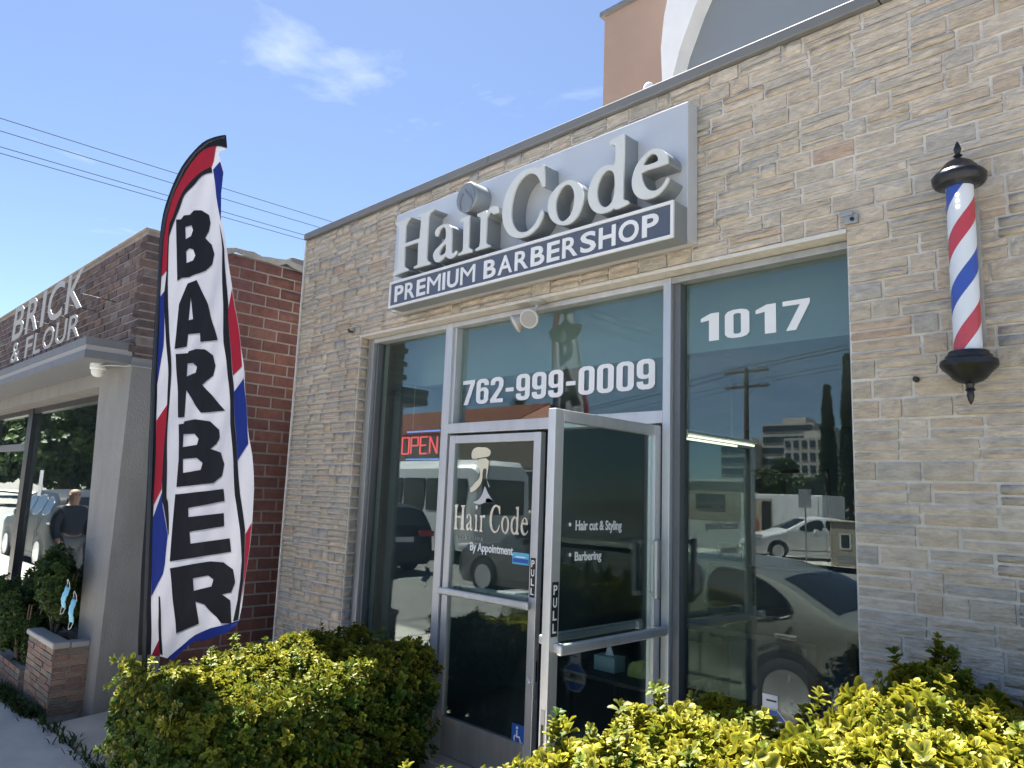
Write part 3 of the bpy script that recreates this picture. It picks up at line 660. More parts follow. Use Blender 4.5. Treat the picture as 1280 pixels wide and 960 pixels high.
text_on('door_lettering', 'By Appointment', M_WHITE, dl, on_wall(-3.78, -3.375, DY-.0002, 1.322, 1.395), .022)
p0 = at(641, 690, Y=DY); p1 = at(661, 707, Y=DY)
box('blue_sticker', M_CYAN, dl, p0.x, p1.x, DY-.0012, DY-.0002, p1.z, p0.z); box('blue_sticker', M_BLUEV, dl, p0.x+.004, p1.x-.004, DY-.002, DY-.0013, p1.z+.01, p1.z+.035)
box('blue_sticker', M_WHITE, dl, p0.x+.03, p1.x-.03, DY-.002, DY-.0013, p0.z-.03, p0.z-.022)
p0 = at(640, 903, Y=DY); p1 = at(654, 926, Y=DY)
ada = box('access_sticker', M_BLUEV, dl, p0.x, p0.x+.105, DY-.0012, DY-.0002, p0.z-.125, p0.z); ax, az = p0.x, p0.z-.125
m = MB()
m.prism([[(ax+.045+.009*math.cos(t), az+.105+.009*math.sin(t)) for t in np.linspace(0, 6.1, 12)]], lambda u, v: (u, DY-.002, v), lambda u, v: (u, DY-.0013, v))
arc = [(ax+.05+.031*math.cos(t), az+.04+.031*math.sin(t)) for t in np.linspace(2.2, 6.0, 14)]+[(ax+.05+.023*math.cos(t), az+.04+.023*math.sin(t)) for t in np.linspace(6.0, 2.2, 14)]
m.prism([arc], lambda u, v: (u, DY-.002, v), lambda u, v: (u, DY-.0013, v))
m.prism([[(ax+.040, az+.092), (ax+.050, az+.092), (ax+.050, az+.060), (ax+.070, az+.060), (ax+.083, az+.028), (ax+.092, az+.032), (ax+.095, az+.024), (ax+.079, az+.018), (ax+.064, az+.050), (ax+.040, az+.050)]], lambda u, v: (u, DY-.002, v), lambda u, v: (u, DY-.0013, v))
m.build('wheelchair_symbol', M_WHITE, dl)
# lettering on the open door (door space: x from hinge is negative, outside face at y = 0)
def on_open(u0, u1, z0, z1): return lambda u, v, d: (-(u0+(1-u)*(u1-u0)), .0178-d*.0012, z0+v*(z1-z0))
HX = Vector((-2.262, FY+.01, 0))
def leaf_pos(x, y):
    p = at(x, y, X=-2.245); return (HX.y-p.y, p.z)       # distance from hinge, height
a, b_ = leaf_pos(724, 664), leaf_pos(783, 652); text_on('door_lettering', 'Hair cut & Styling', M_WHITE, dr, on_open(b_[0], a[0], a[1]-.012, b_[1]+.004), .022, local=True)
c_, d_ = leaf_pos(723, 702), leaf_pos(757, 690); text_on('door_lettering', 'Barbering', M_WHITE, dr, on_open(d_[0], c_[0], c_[1]-.012, d_[1]+.004), .022, local=True)
for q in ((717, 656), (717, 694)):
    s_, z_ = leaf_pos(*q); MB().lathe([(.009, .0166), (.009, .0178), (0, .0178)], (-s_, 0, z_), 12, 'y').build('bullet_dot', M_WHITE, dr, local=True)
# stickers low in the right-hand pane
q0 = at(945, 903, Y=GY)
oc = [(q0.x+.075+.085*math.cos(R(22.5+45*k)), q0.z-.0+.085*math.sin(R(22.5+45*k))) for k in range(8)]
oi_ = [(q0.x+.075+.078*math.cos(R(22.5+45*k)), q0.z+.078*math.sin(R(22.5+45*k))) for k in range(8)]
alarm = MB().prism([oc], lambda u, v: (u, GY-.0012, v), lambda u, v: (u, GY-.0002, v)).build('alarm_sticker', M_WHITE, shop)
MB().prism([oi_], lambda u, v: (u, GY-.002, v), lambda u, v: (u, GY-.0013, v)).build('sticker_field', M_BLUEV, alarm).location = (0, 0, 0)
box('sticker_band', M_CREAM, alarm, q0.x+.003, q0.x+.147, GY-.0028, GY-.0021, q0.z-.028, q0.z+.03).location = (0, 0, 0)
text_on('sticker_lettering', 'ARMED', M_BLACKV, alarm, on_wall(q0.x+.012, q0.x+.138, GY-.0029, q0.z-.012, q0.z+.024, .0006), .03).location = (0, 0, 0)
q1 = at(953, 866, Y=GY); box('paper_sticker', M_WHITE, shop, q1.x, q1.x+.075, GY-.0012, GY-.0002, q1.z-.065, q1.z); box('paper_sticker', M_BLACKV, shop, q1.x+.02, q1.x+.07, GY-.0020, GY-.0013, q1.z-.030, q1.z-.022)

# ------------------------------------------------------------------ fittings on the front
fl_ = thing('flood_light', 'twin-head white security flood light under the lintel above the doors', 'light', (-3.16, .03, 2.94))
MB().lathe([(0, 0), (.055, 0), (.055, -.012), (.035, -.02), (.012, -.028), (.012, -.05), (0, -.05)], (-3.16, .03, 2.94), 20).build('mount', M_FLOOD, fl_, True)
for (hp, dirv) in ((at(646, 404, Y=-.03), (-.75, -.45, -.45)), (at(662, 398, Y=-.05), (.30, -.80, -.40))):
    c = hp; dv = Vector(dirv).normalized()
    prof = [(.012, -.085), (.022, -.08), (.03, -.05), (.052, -.01), (.062, .0), (.062, .012), (.056, .016), (0, .02)]
    Q = dv.to_track_quat('Z', 'Y').to_matrix(); t = MB().lathe(prof, (0, 0, 0), 24)
    hb = MB().add([c+Q@Vector(v) for v in t.v], t.f).build('lamp_head', M_FLOOD, fl_, True)
    t2 = MB().lathe([(0, .0205), (.05, .018), (.05, .022), (0, .026)], (0, 0, 0), 20); g_ = MB().add([c+Q@Vector(v) for v in t2.v], t2.f).build('lens', M_STUCL, hb, True, local=True)
    for v in g_.data.vertices: v.co -= Vector(fl_.location)
    MB().tube([(-3.16, .03, 2.895), (c - dv*.07)], .008, 8).build('arm', M_FLOOD, fl_)
hk = thing('wall_hook', 'small rusty pipe hook beside the top left corner of the window opening', 'hook', tuple(at(441, 415, Y=0)))
p = at(441, 415, Y=-.012); MB().tube([(p.x, .01, p.z), (p.x, -.05, p.z), (p.x+.03, -.07, p.z+.005)], .011, 8).build('pipe', M_TWIG, hk, True); MB().lathe([(0, -.012), (.022, -.012), (.022, -.002), (0, -.002)], (p.x, 0, p.z), 14, 'y').build('flange', M_STEEL, hk, True)
p = at(1064, 272, Y=-.012); wb = thing('wall_bracket', 'small grey cable clamp on the stone above the right window corner', 'bracket', (p.x, 0, p.z))
box('plate', M_STEEL, wb, p.x-.028, p.x+.03, -.022, .0, p.z-.03, p.z+.012, .003); box('clip', M_STEEL, wb, p.x-.045, p.x+.012, -.034, -.0225, p.z+.006, p.z+.028, .003); MB().lathe([(0, -.030), (.009, -.030), (.009, -.022), (0, -.022)], (p.x+.008, 0, p.z-.012), 10, 'y').build('bolt', M_BLACK, wb)
p = at(1145, 474, Y=-.01); MBh = thing('wall_bolt', 'black bolt head on the stone below the barber pole', 'bolt', (p.x, 0, p.z)); MB().lathe([(0, -.026), (.008, -.024), (.012, -.016), (.012, .0), (0, 0)], (p.x, 0, p.z), 12, 'y').build('head', M_BLACK, MBh, True)
p = at(811, 113, Z=4.05); cl = thing('coping_light', 'small clear stud on top of the parapet coping above the sign', 'stud', (p.x, p.y, 4.045)); MB().lathe([(.03, 0), (.03, .03), (.02, .045), (0, .05)], (p.x, p.y, 4.045), 12).build('cap', M_WHITEP, cl, True)

# ================================================================== BARBER POLE
bx, by = -.742, -.135
bp = thing('barber_pole', 'wall-mounted barber pole with black cast caps and red, white and blue spiral', 'barber pole', (bx, 0, 2.12))
cap = [(0, 0), (.052, .0), (.06, .006), (.084, .012), (.094, .026), (.096, .045), (.088, .058), (.074, .068), (.062, .085), (.046, .104), (.026, .116), (.012, .120), (.010, .128), (.017, .134), (.010, .140), (.010, .150), (.014, .162), (.009, .178), (.004, .192), (0, .196)]
t = MB().lathe(cap, (bx, by, 2.972), 32, flute=.012).build('top_cap', M_BLACK, bp, True)
base = [(0, 0), (.066, 0), (.070, -.012), (.078, -.018), (.080, -.028), (.096, -.036), (.098, -.055), (.088, -.068), (.07, -.085), (.058, -.102), (.040, -.116), (.016, -.124), (.013, -.140), (.018, -.147), (.011, -.153), (.013, -.168), (.009, -.188), (.003, -.200), (0, -.202)]
MB().lathe(base, (bx, by, 2.318), 32, flute=.012).build('bottom_cap', M_BLACK, bp, True)
z0, z1 = 2.316, 2.98
MB().lathe([(.0615, z0-2.5), (.0615, z1-2.5)], (bx, by, 2.5), 40).build('glass_tube', M_CLEAR, bp, True)
# spiral cylinder: bands of separate colour
PHASE = 0.0
def spiral(name, mt, ph0, ph1):
    m = MB(); r = .048
    # exact helical strips
    PT = 0.41; turns = (z1-z0)/PT; K = 120
    a, b = [], []
    for k in range(-K//2, K*2):
        th = 2*math.pi*k/K*turns
        zc = lambda ph: z0 + PT*(th/(2*math.pi)+ph+PHASE)
        za, zb = min(max(zc(ph0), z0), z1), min(max(zc(ph1), z0), z1)
        # right-hand rising spiral
        a.append((bx+r*math.cos(th), by+r*math.sin(th), za)); b.append((bx+r*math.cos(th), by+r*math.sin(th), zb))
    vs = a+b; N = len(a); fs = [(i, i+1, N+i+1, N+i) for i in range(N-1) if (b[i][2]-a[i][2]) > 1e-5 or (b[i+1][2]-a[i+1][2]) > 1e-5]
    return m.add(vs, fs).build(name, mt, bp, True)
M_PRED = mat('pole_red', (.55, .035, .045), 0.35); M_PBLUE = mat('pole_blue', (.03, .075, .42), 0.35); M_PWHITE = mat('pole_white', (.78, .80, .84), 0.35)
for s_ in (0,):
    spiral('white_band', M_PWHITE, 0.0, .27); spiral('red_band', M_PRED, .27, .5); spiral('white_band', M_PWHITE, .5, .77); spiral('blue_band', M_PBLUE, .77, 1.0)
M_LED = mat('led_dot', (.9, .9, .9), .4, emit=(1, 1, 1), estr=1.2)
for k in range(3):
    th = R(-88); MB().lathe([(0, 0), (.005, 0), (.004, .004), (0, .005)], (0, 0, 0), 10)
    zc = 2.93-.024*k; c = Vector((bx+.050*math.cos(th), by+.050*math.sin(th), zc)); t = MB().lathe([(.0055, -.002), (.005, .002), (0, .003)], (0, 0, 0), 10); Q = Vector((math.cos(th), math.sin(th), 0)).to_track_quat('Z', 'Y').to_matrix()
    MB().add([c+Q@Vector(v) for v in t.v], t.f).build('led', M_LED, bp, True)
MB().box(bx-.035, bx+.035, -.012, .0, 2.36, 2.94, .004).box(bx-.02, bx+.02, by+.05, -.012, 2.36, 2.385).box(bx-.02, bx+.02, by+.05, -.012, 2.91, 2.935).build('back_plate', M_STUCL, bp)

# ================================================================== INSIDE THE SHOP
lt = thing('ceiling_lamp', 'lit twin fluorescent strip hanging inside behind the right window', 'lamp', (-2.72, 1.3, 2.62))
box('housing', M_WHITEP, lt, -2.80, -2.64, .97, 1.93, 2.165, 2.19)
for dx in (-.07, .07): MB().tube([(-2.72+dx, 1.0, 2.15), (-2.72+dx, 1.9, 2.15)], .008, 10).build('tube', M_LAMP, lt, True)
MB().tube([(-2.72, 1.1, 2.19), (-2.72, 1.1, 2.63)], .005, 6).tube([(-2.72, 1.7, 2.19), (-2.72, 1.7, 2.63)], .005, 6).build('suspension', M_STEEL, lt)
nn = thing('open_sign', 'red neon OPEN sign with blue bars inside the left window', 'sign', (-4.45, .34, 1.95))
nz0, nz1 = 2.012, 2.142; xa = -4.90
def stroke(pts, name, mt, r=.0065): MB().tube([(x, .34, z) for x, z in pts], r, 6).build(name, mt, nn, True)
w = .088; g = .03
for k, ch in enumerate('OPEN'):
    x0 = xa+k*(w+g); x1 = x0+w; zm = (nz0+nz1)/2
    segs = {'O': [[(x0, nz0), (x0, nz1), (x1, nz1), (x1, nz0), (x0, nz0)]], 'P': [[(x0, nz0), (x0, nz1), (x1, nz1), (x1, zm), (x0, zm)]],
            'E': [[(x1, nz1), (x0, nz1), (x0, nz0), (x1, nz0)], [(x0, zm), (x1-.02, zm)]], 'N': [[(x0, nz0), (x0, nz1), (x1, nz0), (x1, nz1)]]}[ch]
    mm = MB()
    for s_ in segs:
        for (pa, pb) in zip(s_, s_[1:]): mm.tube([(pa[0], .34, pa[1]), (pb[0], .34, pb[1])], .0065, 6)
    mm.build('neon_letter', M_NRED, nn, True)
stroke([(xa+.06, nz1+.045), (xa+.47, nz1+.045)], 'neon_bar', M_NBLU); stroke([(xa+.06, nz0-.045), (xa+.47, nz0-.045)], 'neon_bar', M_NBLU)
MB().tube([(xa+.02, .365, nz0-.05), (xa+.02, .365, nz1+.07)], .004, 6).tube([(xa+.44, .365, nz0-.05), (xa+.44, .365, nz1+.07)], .004, 6).build('backing_rod', M_PLASTIC, nn)
MB().tube([(xa+.1, .36, nz1+.07), (xa+.1, .36, 2.6)], .003, 5).tube([(xa+.45, .36, nz1+.07), (xa+.45, .36, 2.6)], .003, 5).build('chain', M_STEEL, nn)
tb = thing('low_table', 'dark low table inside the open doorway', 'table', (-3.2, 1.1, 0))
box('top', M_PLASTIC, tb, -3.55, -2.75, .80, 1.45, .515, .545, .006)
for (a, b_) in ((-3.50, .85), (-2.80, .85), (-3.50, 1.40), (-2.80, 1.40)): box('leg', M_PLASTIC, tb, a-.02, a+.02, b_-.02, b_+.02, .005, .515)
tz = thing('tissue_box', 'pale teal tissue box with a tissue sticking up on the low table', 'tissue box', (-3.27, 1.0, .545))
box('carton', M_TISSUE, tz, -3.37, -3.19, .95, 1.07, .546, .645, .004)
MB().add([(-3.31, 1.0, .645), (-3.25, 1.02, .645), (-3.27, 1.0, .72), (-3.30, 1.03, .75), (-3.28, 1.01, .74), (-3.24, 1.0, .66)], [(0, 1, 2), (0, 2, 3), (1, 5, 4), (1, 4, 2), (2, 4, 3)]).build('tissue', M_TISS, tz, fix=False)
yc = thing('folded_cloth', 'crumpled yellow-green cloth lying beside the tissue box', 'cloth', (-3.05, 1.05, .545))
bm = bmesh.new(); bmesh.ops.create_icosphere(bm, subdivisions=3, radius=1); rq = random.Random(5)
for v in bm.verts:
    n_ = .5*math.sin(v.co.x*7+2*v.co.y)+.5*math.cos(v.co.y*8-3*v.co.z); s_ = 1+.10*n_; v.co = (v.co.x*.095*s_, v.co.y*.075*s_, max(-.02, v.co.z)*.10*s_+.003)
me = bpy.data.meshes.new('cloth'); bm.to_mesh(me); bm.free(); me.materials.append(M_CLOTHY); o = bpy.data.objects.new('cloth', me); COL.objects.link(o); o.parent = yc
dk = thing('reception_desk', 'dark framed desk standing inside behind the right window', 'desk', (-2.3, 1.6, 0))
box('top', M_PLASTIC, dk, -2.95, -1.95, 1.30, 2.0, .86, .90, .005)
for (a, b_) in ((-2.91, 1.34), (-1.99, 1.34), (-2.91, 1.96), (-1.99, 1.96)): box('leg', M_PLASTIC, dk, a-.03, a+.03, b_-.03, b_+.03, .005, .86)
box('modesty_panel', M_INT, dk, -2.88, -2.02, 1.95, 1.97, .3, .85)

M_LEATHER = mat('black_leather', (.018, .017, .017), .4, var=.2, scale=20)
def barber_chair(label, x, y, rz):
    t = thing('barber_chair', label, 'chair', (x, y, .005), rz)
    MB().lathe([(0, 0), (.30, 0), (.30, .02), (.10, .05), (.06, .07), (.06, .40), (.12, .42), (0, .42)], (0, 0, 0), 24).build('base', M_CHROME, t, True, local=True)
    box('seat', M_LEATHER, t, -.27, .27, -.27, .25, .42, .55, .04, local=True); box('backrest', M_LEATHER, t, -.26, .26, .20, .31, .56, 1.15, .04, local=True); box('headrest', M_LEATHER, t, -.13, .13, .21, .30, 1.18, 1.34, .03, local=True)
    for s_ in (-1, 1): MB().box(min(s_*.28, s_*.35), max(s_*.28, s_*.35), -.25, .24, .70, .76, .02).box(min(s_*.30, s_*.33), max(s_*.30, s_*.33), -.02, .02, .45, .70).build('armrest', M_LEATHER, t, local=True)
    MB().box(-.22, .22, -.62, -.45, .18, .21, .01).tube([(-.15, -.48, .2), (-.15, -.26, .45)], .015, 8).tube([(.15, -.48, .2), (.15, -.26, .45)], .015, 8).build('footrest', M_CHROME, t, local=True)
barber_chair('black leather barber chair beside the desk inside the shop', -1.75, 3.2, R(160)); barber_chair('black leather barber chair deep inside behind the doors', -3.6, 3.6, R(170))
M_MIRROR = mat('mirror_silver', (.8, .82, .82), .03, 1.0)
for x, w_ in ((-3.9, 'behind the doors'), (-2.1, 'behind the right window')):
    t = thing('wall_mirror', 'framed wall mirror on the back wall ' + w_, 'mirror', (x, 5.19, 1.0)); box('glass', M_MIRROR, t, x-.45, x+.45, 5.185, 5.195, 1.0, 2.1)
    MB().box(x-.49, x-.45, 5.16, 5.198, .96, 2.14).box(x+.45, x+.49, 5.16, 5.198, .96, 2.14).box(x-.45, x+.45, 5.16, 5.198, .96, 1.0).box(x-.45, x+.45, 5.16, 5.198, 2.1, 2.14).build('frame', M_BLACK, t)

# ================================================================== FEATHER FLAG
FN = Vector((.38, -.925, 0)).normalized(); FT = Vector((-FN.y, FN.x, 0)); FP0 = Vector((-4.55, -1.60, 0))
def fuv(x, y):
    d = ray(x, y); t = (FP0-CAM).dot(FN)/d.dot(FN); p = CAM+d*t; return ((p-FP0).dot(FT), p.z)
def ripple(u, v):
    k = min(1, max(0, (u+.42)/.5))
    return .55*k*(.022*math.sin(5.5*u+2.1*v+.6)+.010*math.sin(13*u-3.1*v)+.006*math.sin(23*u+5*v)+.0045*math.sin(41*u-9*v+1.5*math.sin(4*v))) + .03*k*math.sin(1.3*v)
def fpt(u, v, d=0.0):
    p = FP0+FT*u+FN*(ripple(u, v)+d); return (p.x, p.y, v)
def flag_piece(name, loops_px, mt, parent, lift=0.0018, smooth=0, thick=True):
    L = [[fuv(*p) for p in lp] for lp in loops_px]
    if smooth: L = [chaikin(l, smooth) for l in L]
    ll = [[Vector((u, v, 0)) for u, v in lp] for lp in L]; tris = tessellate_polygon(ll); flat = [p for lp in L for p in lp]
    bm = bmesh.new(); vs = [bm.verts.new((u, v, 0)) for u, v in flat]
    for t in tris:
        try: bm.faces.new([vs[i] for i in t])
        except ValueError: pass
    us = [p[0] for p in flat]; zs = [p[1] for p in flat]
    def cut(lo, hi, step, ax):
        k = math.ceil(lo/step)
        while k*step < hi:
            co = (k*step, 0, 0) if ax == 0 else (0, k*step, 0); no = (1, 0, 0) if ax == 0 else (0, 1, 0)
            bmesh.ops.bisect_plane(bm, geom=bm.verts[:]+bm.edges[:]+bm.faces[:], dist=1e-6, plane_co=co, plane_no=no); k += 1
    cut(min(us), max(us), .02, 0); cut(min(zs), max(zs), .03, 1)
    bm.verts.index_update(); V = [tuple(v.co) for v in bm.verts]; F = [tuple(v.index for v in f.verts) for f in bm.faces]; bm.free()
    m = MB()
    if lift == 0:
        m.add([fpt(u, v, 0) for u, v, _ in V], F)
    else:
        m.add([fpt(u, v, lift) for u, v, _ in V], F); m.add([fpt(u, v, -lift) for u, v, _ in V], [f[::-1] for f in F])
    o = m.build(name, mt, parent, fix=False)
    o.data.polygons.foreach_set('use_smooth', [True]*len(o.data.polygons))
    return o
def spline(p, n=3):
    o = []
    for i in range(len(p)-1):
        a, b, c, d = p[max(0, i-1)], p[i], p[i+1], p[min(len(p)-1, i+2)]
        for k in range(n):
            t = k/n; o.append(tuple(.5*((2*b[j])+(c[j]-a[j])*t+(2*a[j]-5*b[j]+4*c[j]-d[j])*t*t+(3*b[j]-a[j]-3*c[j]+d[j])*t**3) for j in (0, 1)))
    return o+[p[-1]]
def Q4(p): return [(185+x/4, 160+y/4) for x, y in p]
def Q5(p): return [(185+x/4, 380+y/4) for x, y in p]
def Q6(p): return [(185+x/4, 600+y/4) for x, y in p]
sl_out = [(178,818),(184,650),(189,480),(193,405),(196.7,332),(198.4,300),(203,266),(212.5,236),(225.6,208),(240.6,187.5),(257.5,173.4),(278.4,166.3)]
sl_in = [(279,182.2),(268.7,181),(253.7,185.6),(240.6,198.7),(227.5,219.3),(214.3,245.6),(205,275.6),(200.3,318.7),(198.5,405),(196,480),(195,650),(193,817)]
edge_r = [(278.4,183.7),(271,189),(272.5,199.6),(275.8,213.7),(273.4,234),(273,266),(276,285),(281,305.5),(285.6,335),(289.5,358),(295,390),(301,430),(307.5,475),(313.7,530),(320,570),(322.5,605),(322,625),(320.5,655),(317.5,687),(312.5,720),(307.5,755),(302.5,775)]
bottom = [(295,777),(260,790),(242.5,797.5),(230,810),(215,822)]
fb = fuv(181, 818); base_p = FP0+FT*fb[0]
flag = thing('feather_flag', 'tall white feather banner reading BARBER with red and blue barber stripes', 'flag', (base_p.x-.02, base_p.y, 0))
flag_piece('cloth', [[(193,817)]+spline(sl_in[::-1][1:])+spline(edge_r)+bottom], M_FWHITE, flag, 0)
flag_piece('pole_sleeve', [spline(sl_out)+spline(sl_in)], M_FBLACK, flag, .003)
blk_out = [(267.8,183.7),(262.7,208),(248,214.7),(235,228.7),(223.7,245.6),(214.3,270),(209,285),(206.9,337.5)]
flag_piece('red_stripe', [spline(sl_in[1:8])+[(198.8,347.5),(206.8,337.5)]+spline(blk_out)[::-1][1:]], M_FRED, flag)
bl_in = [(263.5,214.7),(250,219.3),(240.6,230.6),(229.3,243.7),(223.7,258.7),(218,271.8),(211.5,288.7),(209,305.5),(208.6,380),(212.5,455),(212,485),(209.5,530),(211,580),(211.5,620),(213.7,627),(215.5,650),(215.5,668)]
bl_out = [(262.7,208),(248,214.7),(235,228.7),(223.7,245.6),(214.3,270),(209,285),(206.9,337.5),(204,380),(208.7,455),(209,485),(207.5,530),(206,580),(206,620),(207.5,630),(212,650),(215,668)]
flag_piece('black_border', [spline(bl_out)+spline(bl_in)[::-1]], M_FBLACK, flag, .0022)
flag_piece('black_border', [[(203,745),(202.5,775),(204.5,816),(207.5,818),(206,775),(204.5,745)]], M_FBLACK, flag, .0022)
flag_piece('blue_stripe', [[(196.5,375),(206,361),(204.5,385),(204,425),(203.7,432.5),(196.2,481),(197,440)]], M_FBLUE, flag)
flag_piece('red_stripe', [[(196,526),(209.5,504),(208,540),(206.5,590),(205,612),(195,632.5),(195.3,580)]], M_FRED, flag)
flag_piece('blue_stripe', [[(195,647.5),(206,615),(207,632),(211.5,652),(214.5,668),(211,705),(208.7,717),(194.5,745),(194.7,700)]], M_FBLUE, flag)
flag_piece('red_stripe', [[(193.5,819),(204.5,797),(204.3,819)]], M_FRED, flag)
flag_piece('black_border', [[(271,277),(276,310),(278,347),(280,380),(282,430),(288.7,480),(292.5,530),(298,580),(301,620),(302.5,630),(306,662),(308,700),(306,725),(302,750),(295,776),(302,774),(306,750),(310,725),(311.5,700),(312,662),(308,628),(307,620),(303.7,580),(298,530),(294,480),(289,430),(286,380),(282.5,347),(278.5,310)]], M_FBLACK, flag, .0022)
flag_piece('blue_stripe', [[(272,200),(275.5,213.7),(273.2,240),(272.8,275),(267.8,243.7),(264.3,211)]], M_FBLUE, flag)
flag_piece('red_stripe', [[(289.7,361),(295,391),(301,431),(303.2,458),(293.5,470),(289.3,430),(286.4,387)]], M_FRED, flag)
flag_piece('blue_stripe', [[(295,490),(306.3,473),(310,498),(313.5,531),(315.8,555),(303.5,576),(298.4,530)]], M_FBLUE, flag)
flag_piece('red_stripe', [[(312.5,667.5),(320.3,653),(317.3,687),(312.3,720),(306.8,752),(310.5,725),(312,700)]], M_FRED, flag)
flag_piece('blue_hem', [Q6([(475,698),(440,712),(330,737),(250,772),(222,792),(180,832),(112,892),(150,890),(200,835),(240,805),(300,797),(400,762),(440,735)])], M_FBLUE, flag, .0028)
LET = [('B', Q4, [(135,455),(160,455),(175,435),(205,432),(225,410),(260,408),(295,430),(303,470),(295,510),(275,545),(310,580),(323,625),(312,680),(280,710),(225,730),(200,745),(165,748),(140,762)], [[(182,492),(215,485),(222,510),(212,540),(185,555)], [(188,615),(205,600),(222,605),(230,635),(220,660),(190,675)]]),
 ('R', Q5, [(130,248),(195,245),(200,235),(240,225),(290,228),(335,260),(348,310),(335,360),(280,405),(397,535),(275,545),(195,430),(185,565),(152,568)], [[(193,297),(230,295),(252,315),(245,345),(193,363)]]),
 ('B', Q5, [(155,602),(183,598),(185,588),(250,578),(320,588),(365,630),(368,670),(350,700),(320,725),(380,745),(402,800),(390,860),(340,895),(250,905),(155,915),(162,780)], [[(183,652),(245,650),(263,675),(255,705),(183,717)], [(185,775),(255,770),(285,795),(275,830),(185,845)]]),
 ('E', Q6, [(150,72),(398,45),(405,105),(208,140),(210,185),(400,165),(403,230),(217,258),(222,318),(435,290),(440,357),(125,405)], []),
 ('R', Q6, [(125,440),(230,420),(330,405),(400,410),(445,445),(455,510),(430,560),(385,570),(425,600),(430,715),(375,715),(355,680),(300,620),(255,605),(270,715),(158,763)], [[(235,490),(320,475),(345,495),(335,530),(245,552)]])]
flag_piece('letter', [[(233.5,354),(243.7,349.2),(258.7,380),(274.5,425.5),(251,427.5),(249.5,416.2),(234.2,417.5),(232.5,433),(216.2,435.5),(222.5,380)], [(236.7,371),(240.5,398.7),(234.2,400)]], M_FBLACK, flag, .0025)
for ch, Q, out, holes in LET: flag_piece('letter', [Q(out)]+[Q(h) for h in holes], M_FBLACK, flag, .0025)
pole = [fpt(*fuv(*p)) for p in [(185.5,818),(190,650),(192.5,480),(196,405),(199,332),(201,300),(206,268),(215,239),(228,211),(242.5,190.5),(258.5,176.5),(278,169)]]
d0 = (Vector(pole[1])-Vector(pole[0])).normalized(); foot = Vector(pole[0])-d0*((pole[0][2]-.0)/d0.z)
MB().tube([foot]+pole, [.016]*4+[.013]*4+[.009]*5, 8).build('pole', M_BLACK, flag, True)
MB().lathe([(0, 0), (.02, 0), (.026, .01), (.026, .14), (.018, .15), (0, .15)], (foot.x, foot.y, 0), 12).build('ground_spike', M_STEEL, flag, True)
flag.location = (foot.x, foot.y, 0)
for ch_ in flag.children: ch_.location = Vector((base_p.x-.02, base_p.y, 0))-Vector((foot.x, foot.y, 0))

# ================================================================== NEIGHBOUR: BRICK BAKERY
NX, NY = -6.59, -1.23                     # its street corner
nb_ = thing('bakery_building', 'neighbouring brick shop with stucco piers and a flat grey canopy', 'building', (-9, NY, 0))
GZ = -.125
m = MB().box(-15, NX-.012, NY+.012, NY+.30, 2.69, 3.846)                    # parapet core, front
m.box(NX-.30, NX-.012, NY+.30, 4.0, -.3, 3.846)                               # side wall core
m.box(-15, NX-.30, NY+.30, 6, 3.4, 3.5)
m.build('wall_core', M_BMORT, nb_)
bricks = []; rb = random.Random(21)
bh, bw = .107, .281
for r_ in range(37):                       # side wall towards the barbershop
    z = GZ+.054+r_*bh; y = NY+(.0 if r_ % 2 else -bw/2)
    while y < .9:
        a, b_ = max(y, NY+.002), min(y+bw, .9)
        if b_-a > .03 and not (z > 2.72 and (a+b_)/2 < NY+.42): bricks.append(((NX-.012, (a+b_)/2, z), R(90), b_-a-.014, bh-.014, .012*rb.uniform(.8, 1.2)))
        y += bw
front = []
for r_ in range(15):
    z = 2.735+r_*.0745; x = NX-.001-(0 if r_ % 2 else .10)
    while x > -14.5:
        w = .22
        front.append(((x-w/2, NY+.012, z), 0, w-.014, .0745-.013, .014*rb.uniform(.5, 1.5))); x -= w
    if not r_ % 2: front.append(((NX-.05, NY+.012, z), 0, .10-.012, .0745-.013, .013))
    for q_ in range(2): front.append(((NX-.012, NY+.11+.22*q_-(.05 if r_ % 2 else 0), z), R(90), .206, .0745-.013, .014*rb.uniform(.5, 1.5)))
UB = [unit_piece(s+50, 2, 1, .15, .25) for s in range(8)]
place_pieces('brick', nb_, bricks, UB, M_BRICK, 190, 'brick_wall')
place_pieces('front_brick', nb_, front, [unit_piece(s+80, 2, 1, .4, .5) for s in range(8)], M_BRICKP, 110, 'front_brickwork')
m = MB().box(-15, NX+.012, NY-.02, NY+.33, 3.846, 3.868, .006); m.build('parapet_cap', M_BMORT, nb_)
# sagging felt flashing over the side wall
fv = []; N = 14
for k in range(N+1):
    y = NY+.34+1.2*k/N; s_ = .018*math.sin(k*1.3)+.01*math.sin(k*2.9); z = 3.85+.03*k/N+s_*.6
    fv += [(NX+.03, y, z-.035-.015*math.sin(k*2.1)), (NX+.035, y, z+.02), (NX-.30, y, z+.075)]
fs = [(3*k+j, 3*k+j+1, 3*k+j+4, 3*k+j+3) for k in range(N) for j in range(2)]
MB().add(fv, fs).build('roof_flashing', M_TAR, nb_)
box('flashing_end', M_COPE, nb_, NX-.28, NX+.03, .10, .24, 3.84, 3.95, .01)
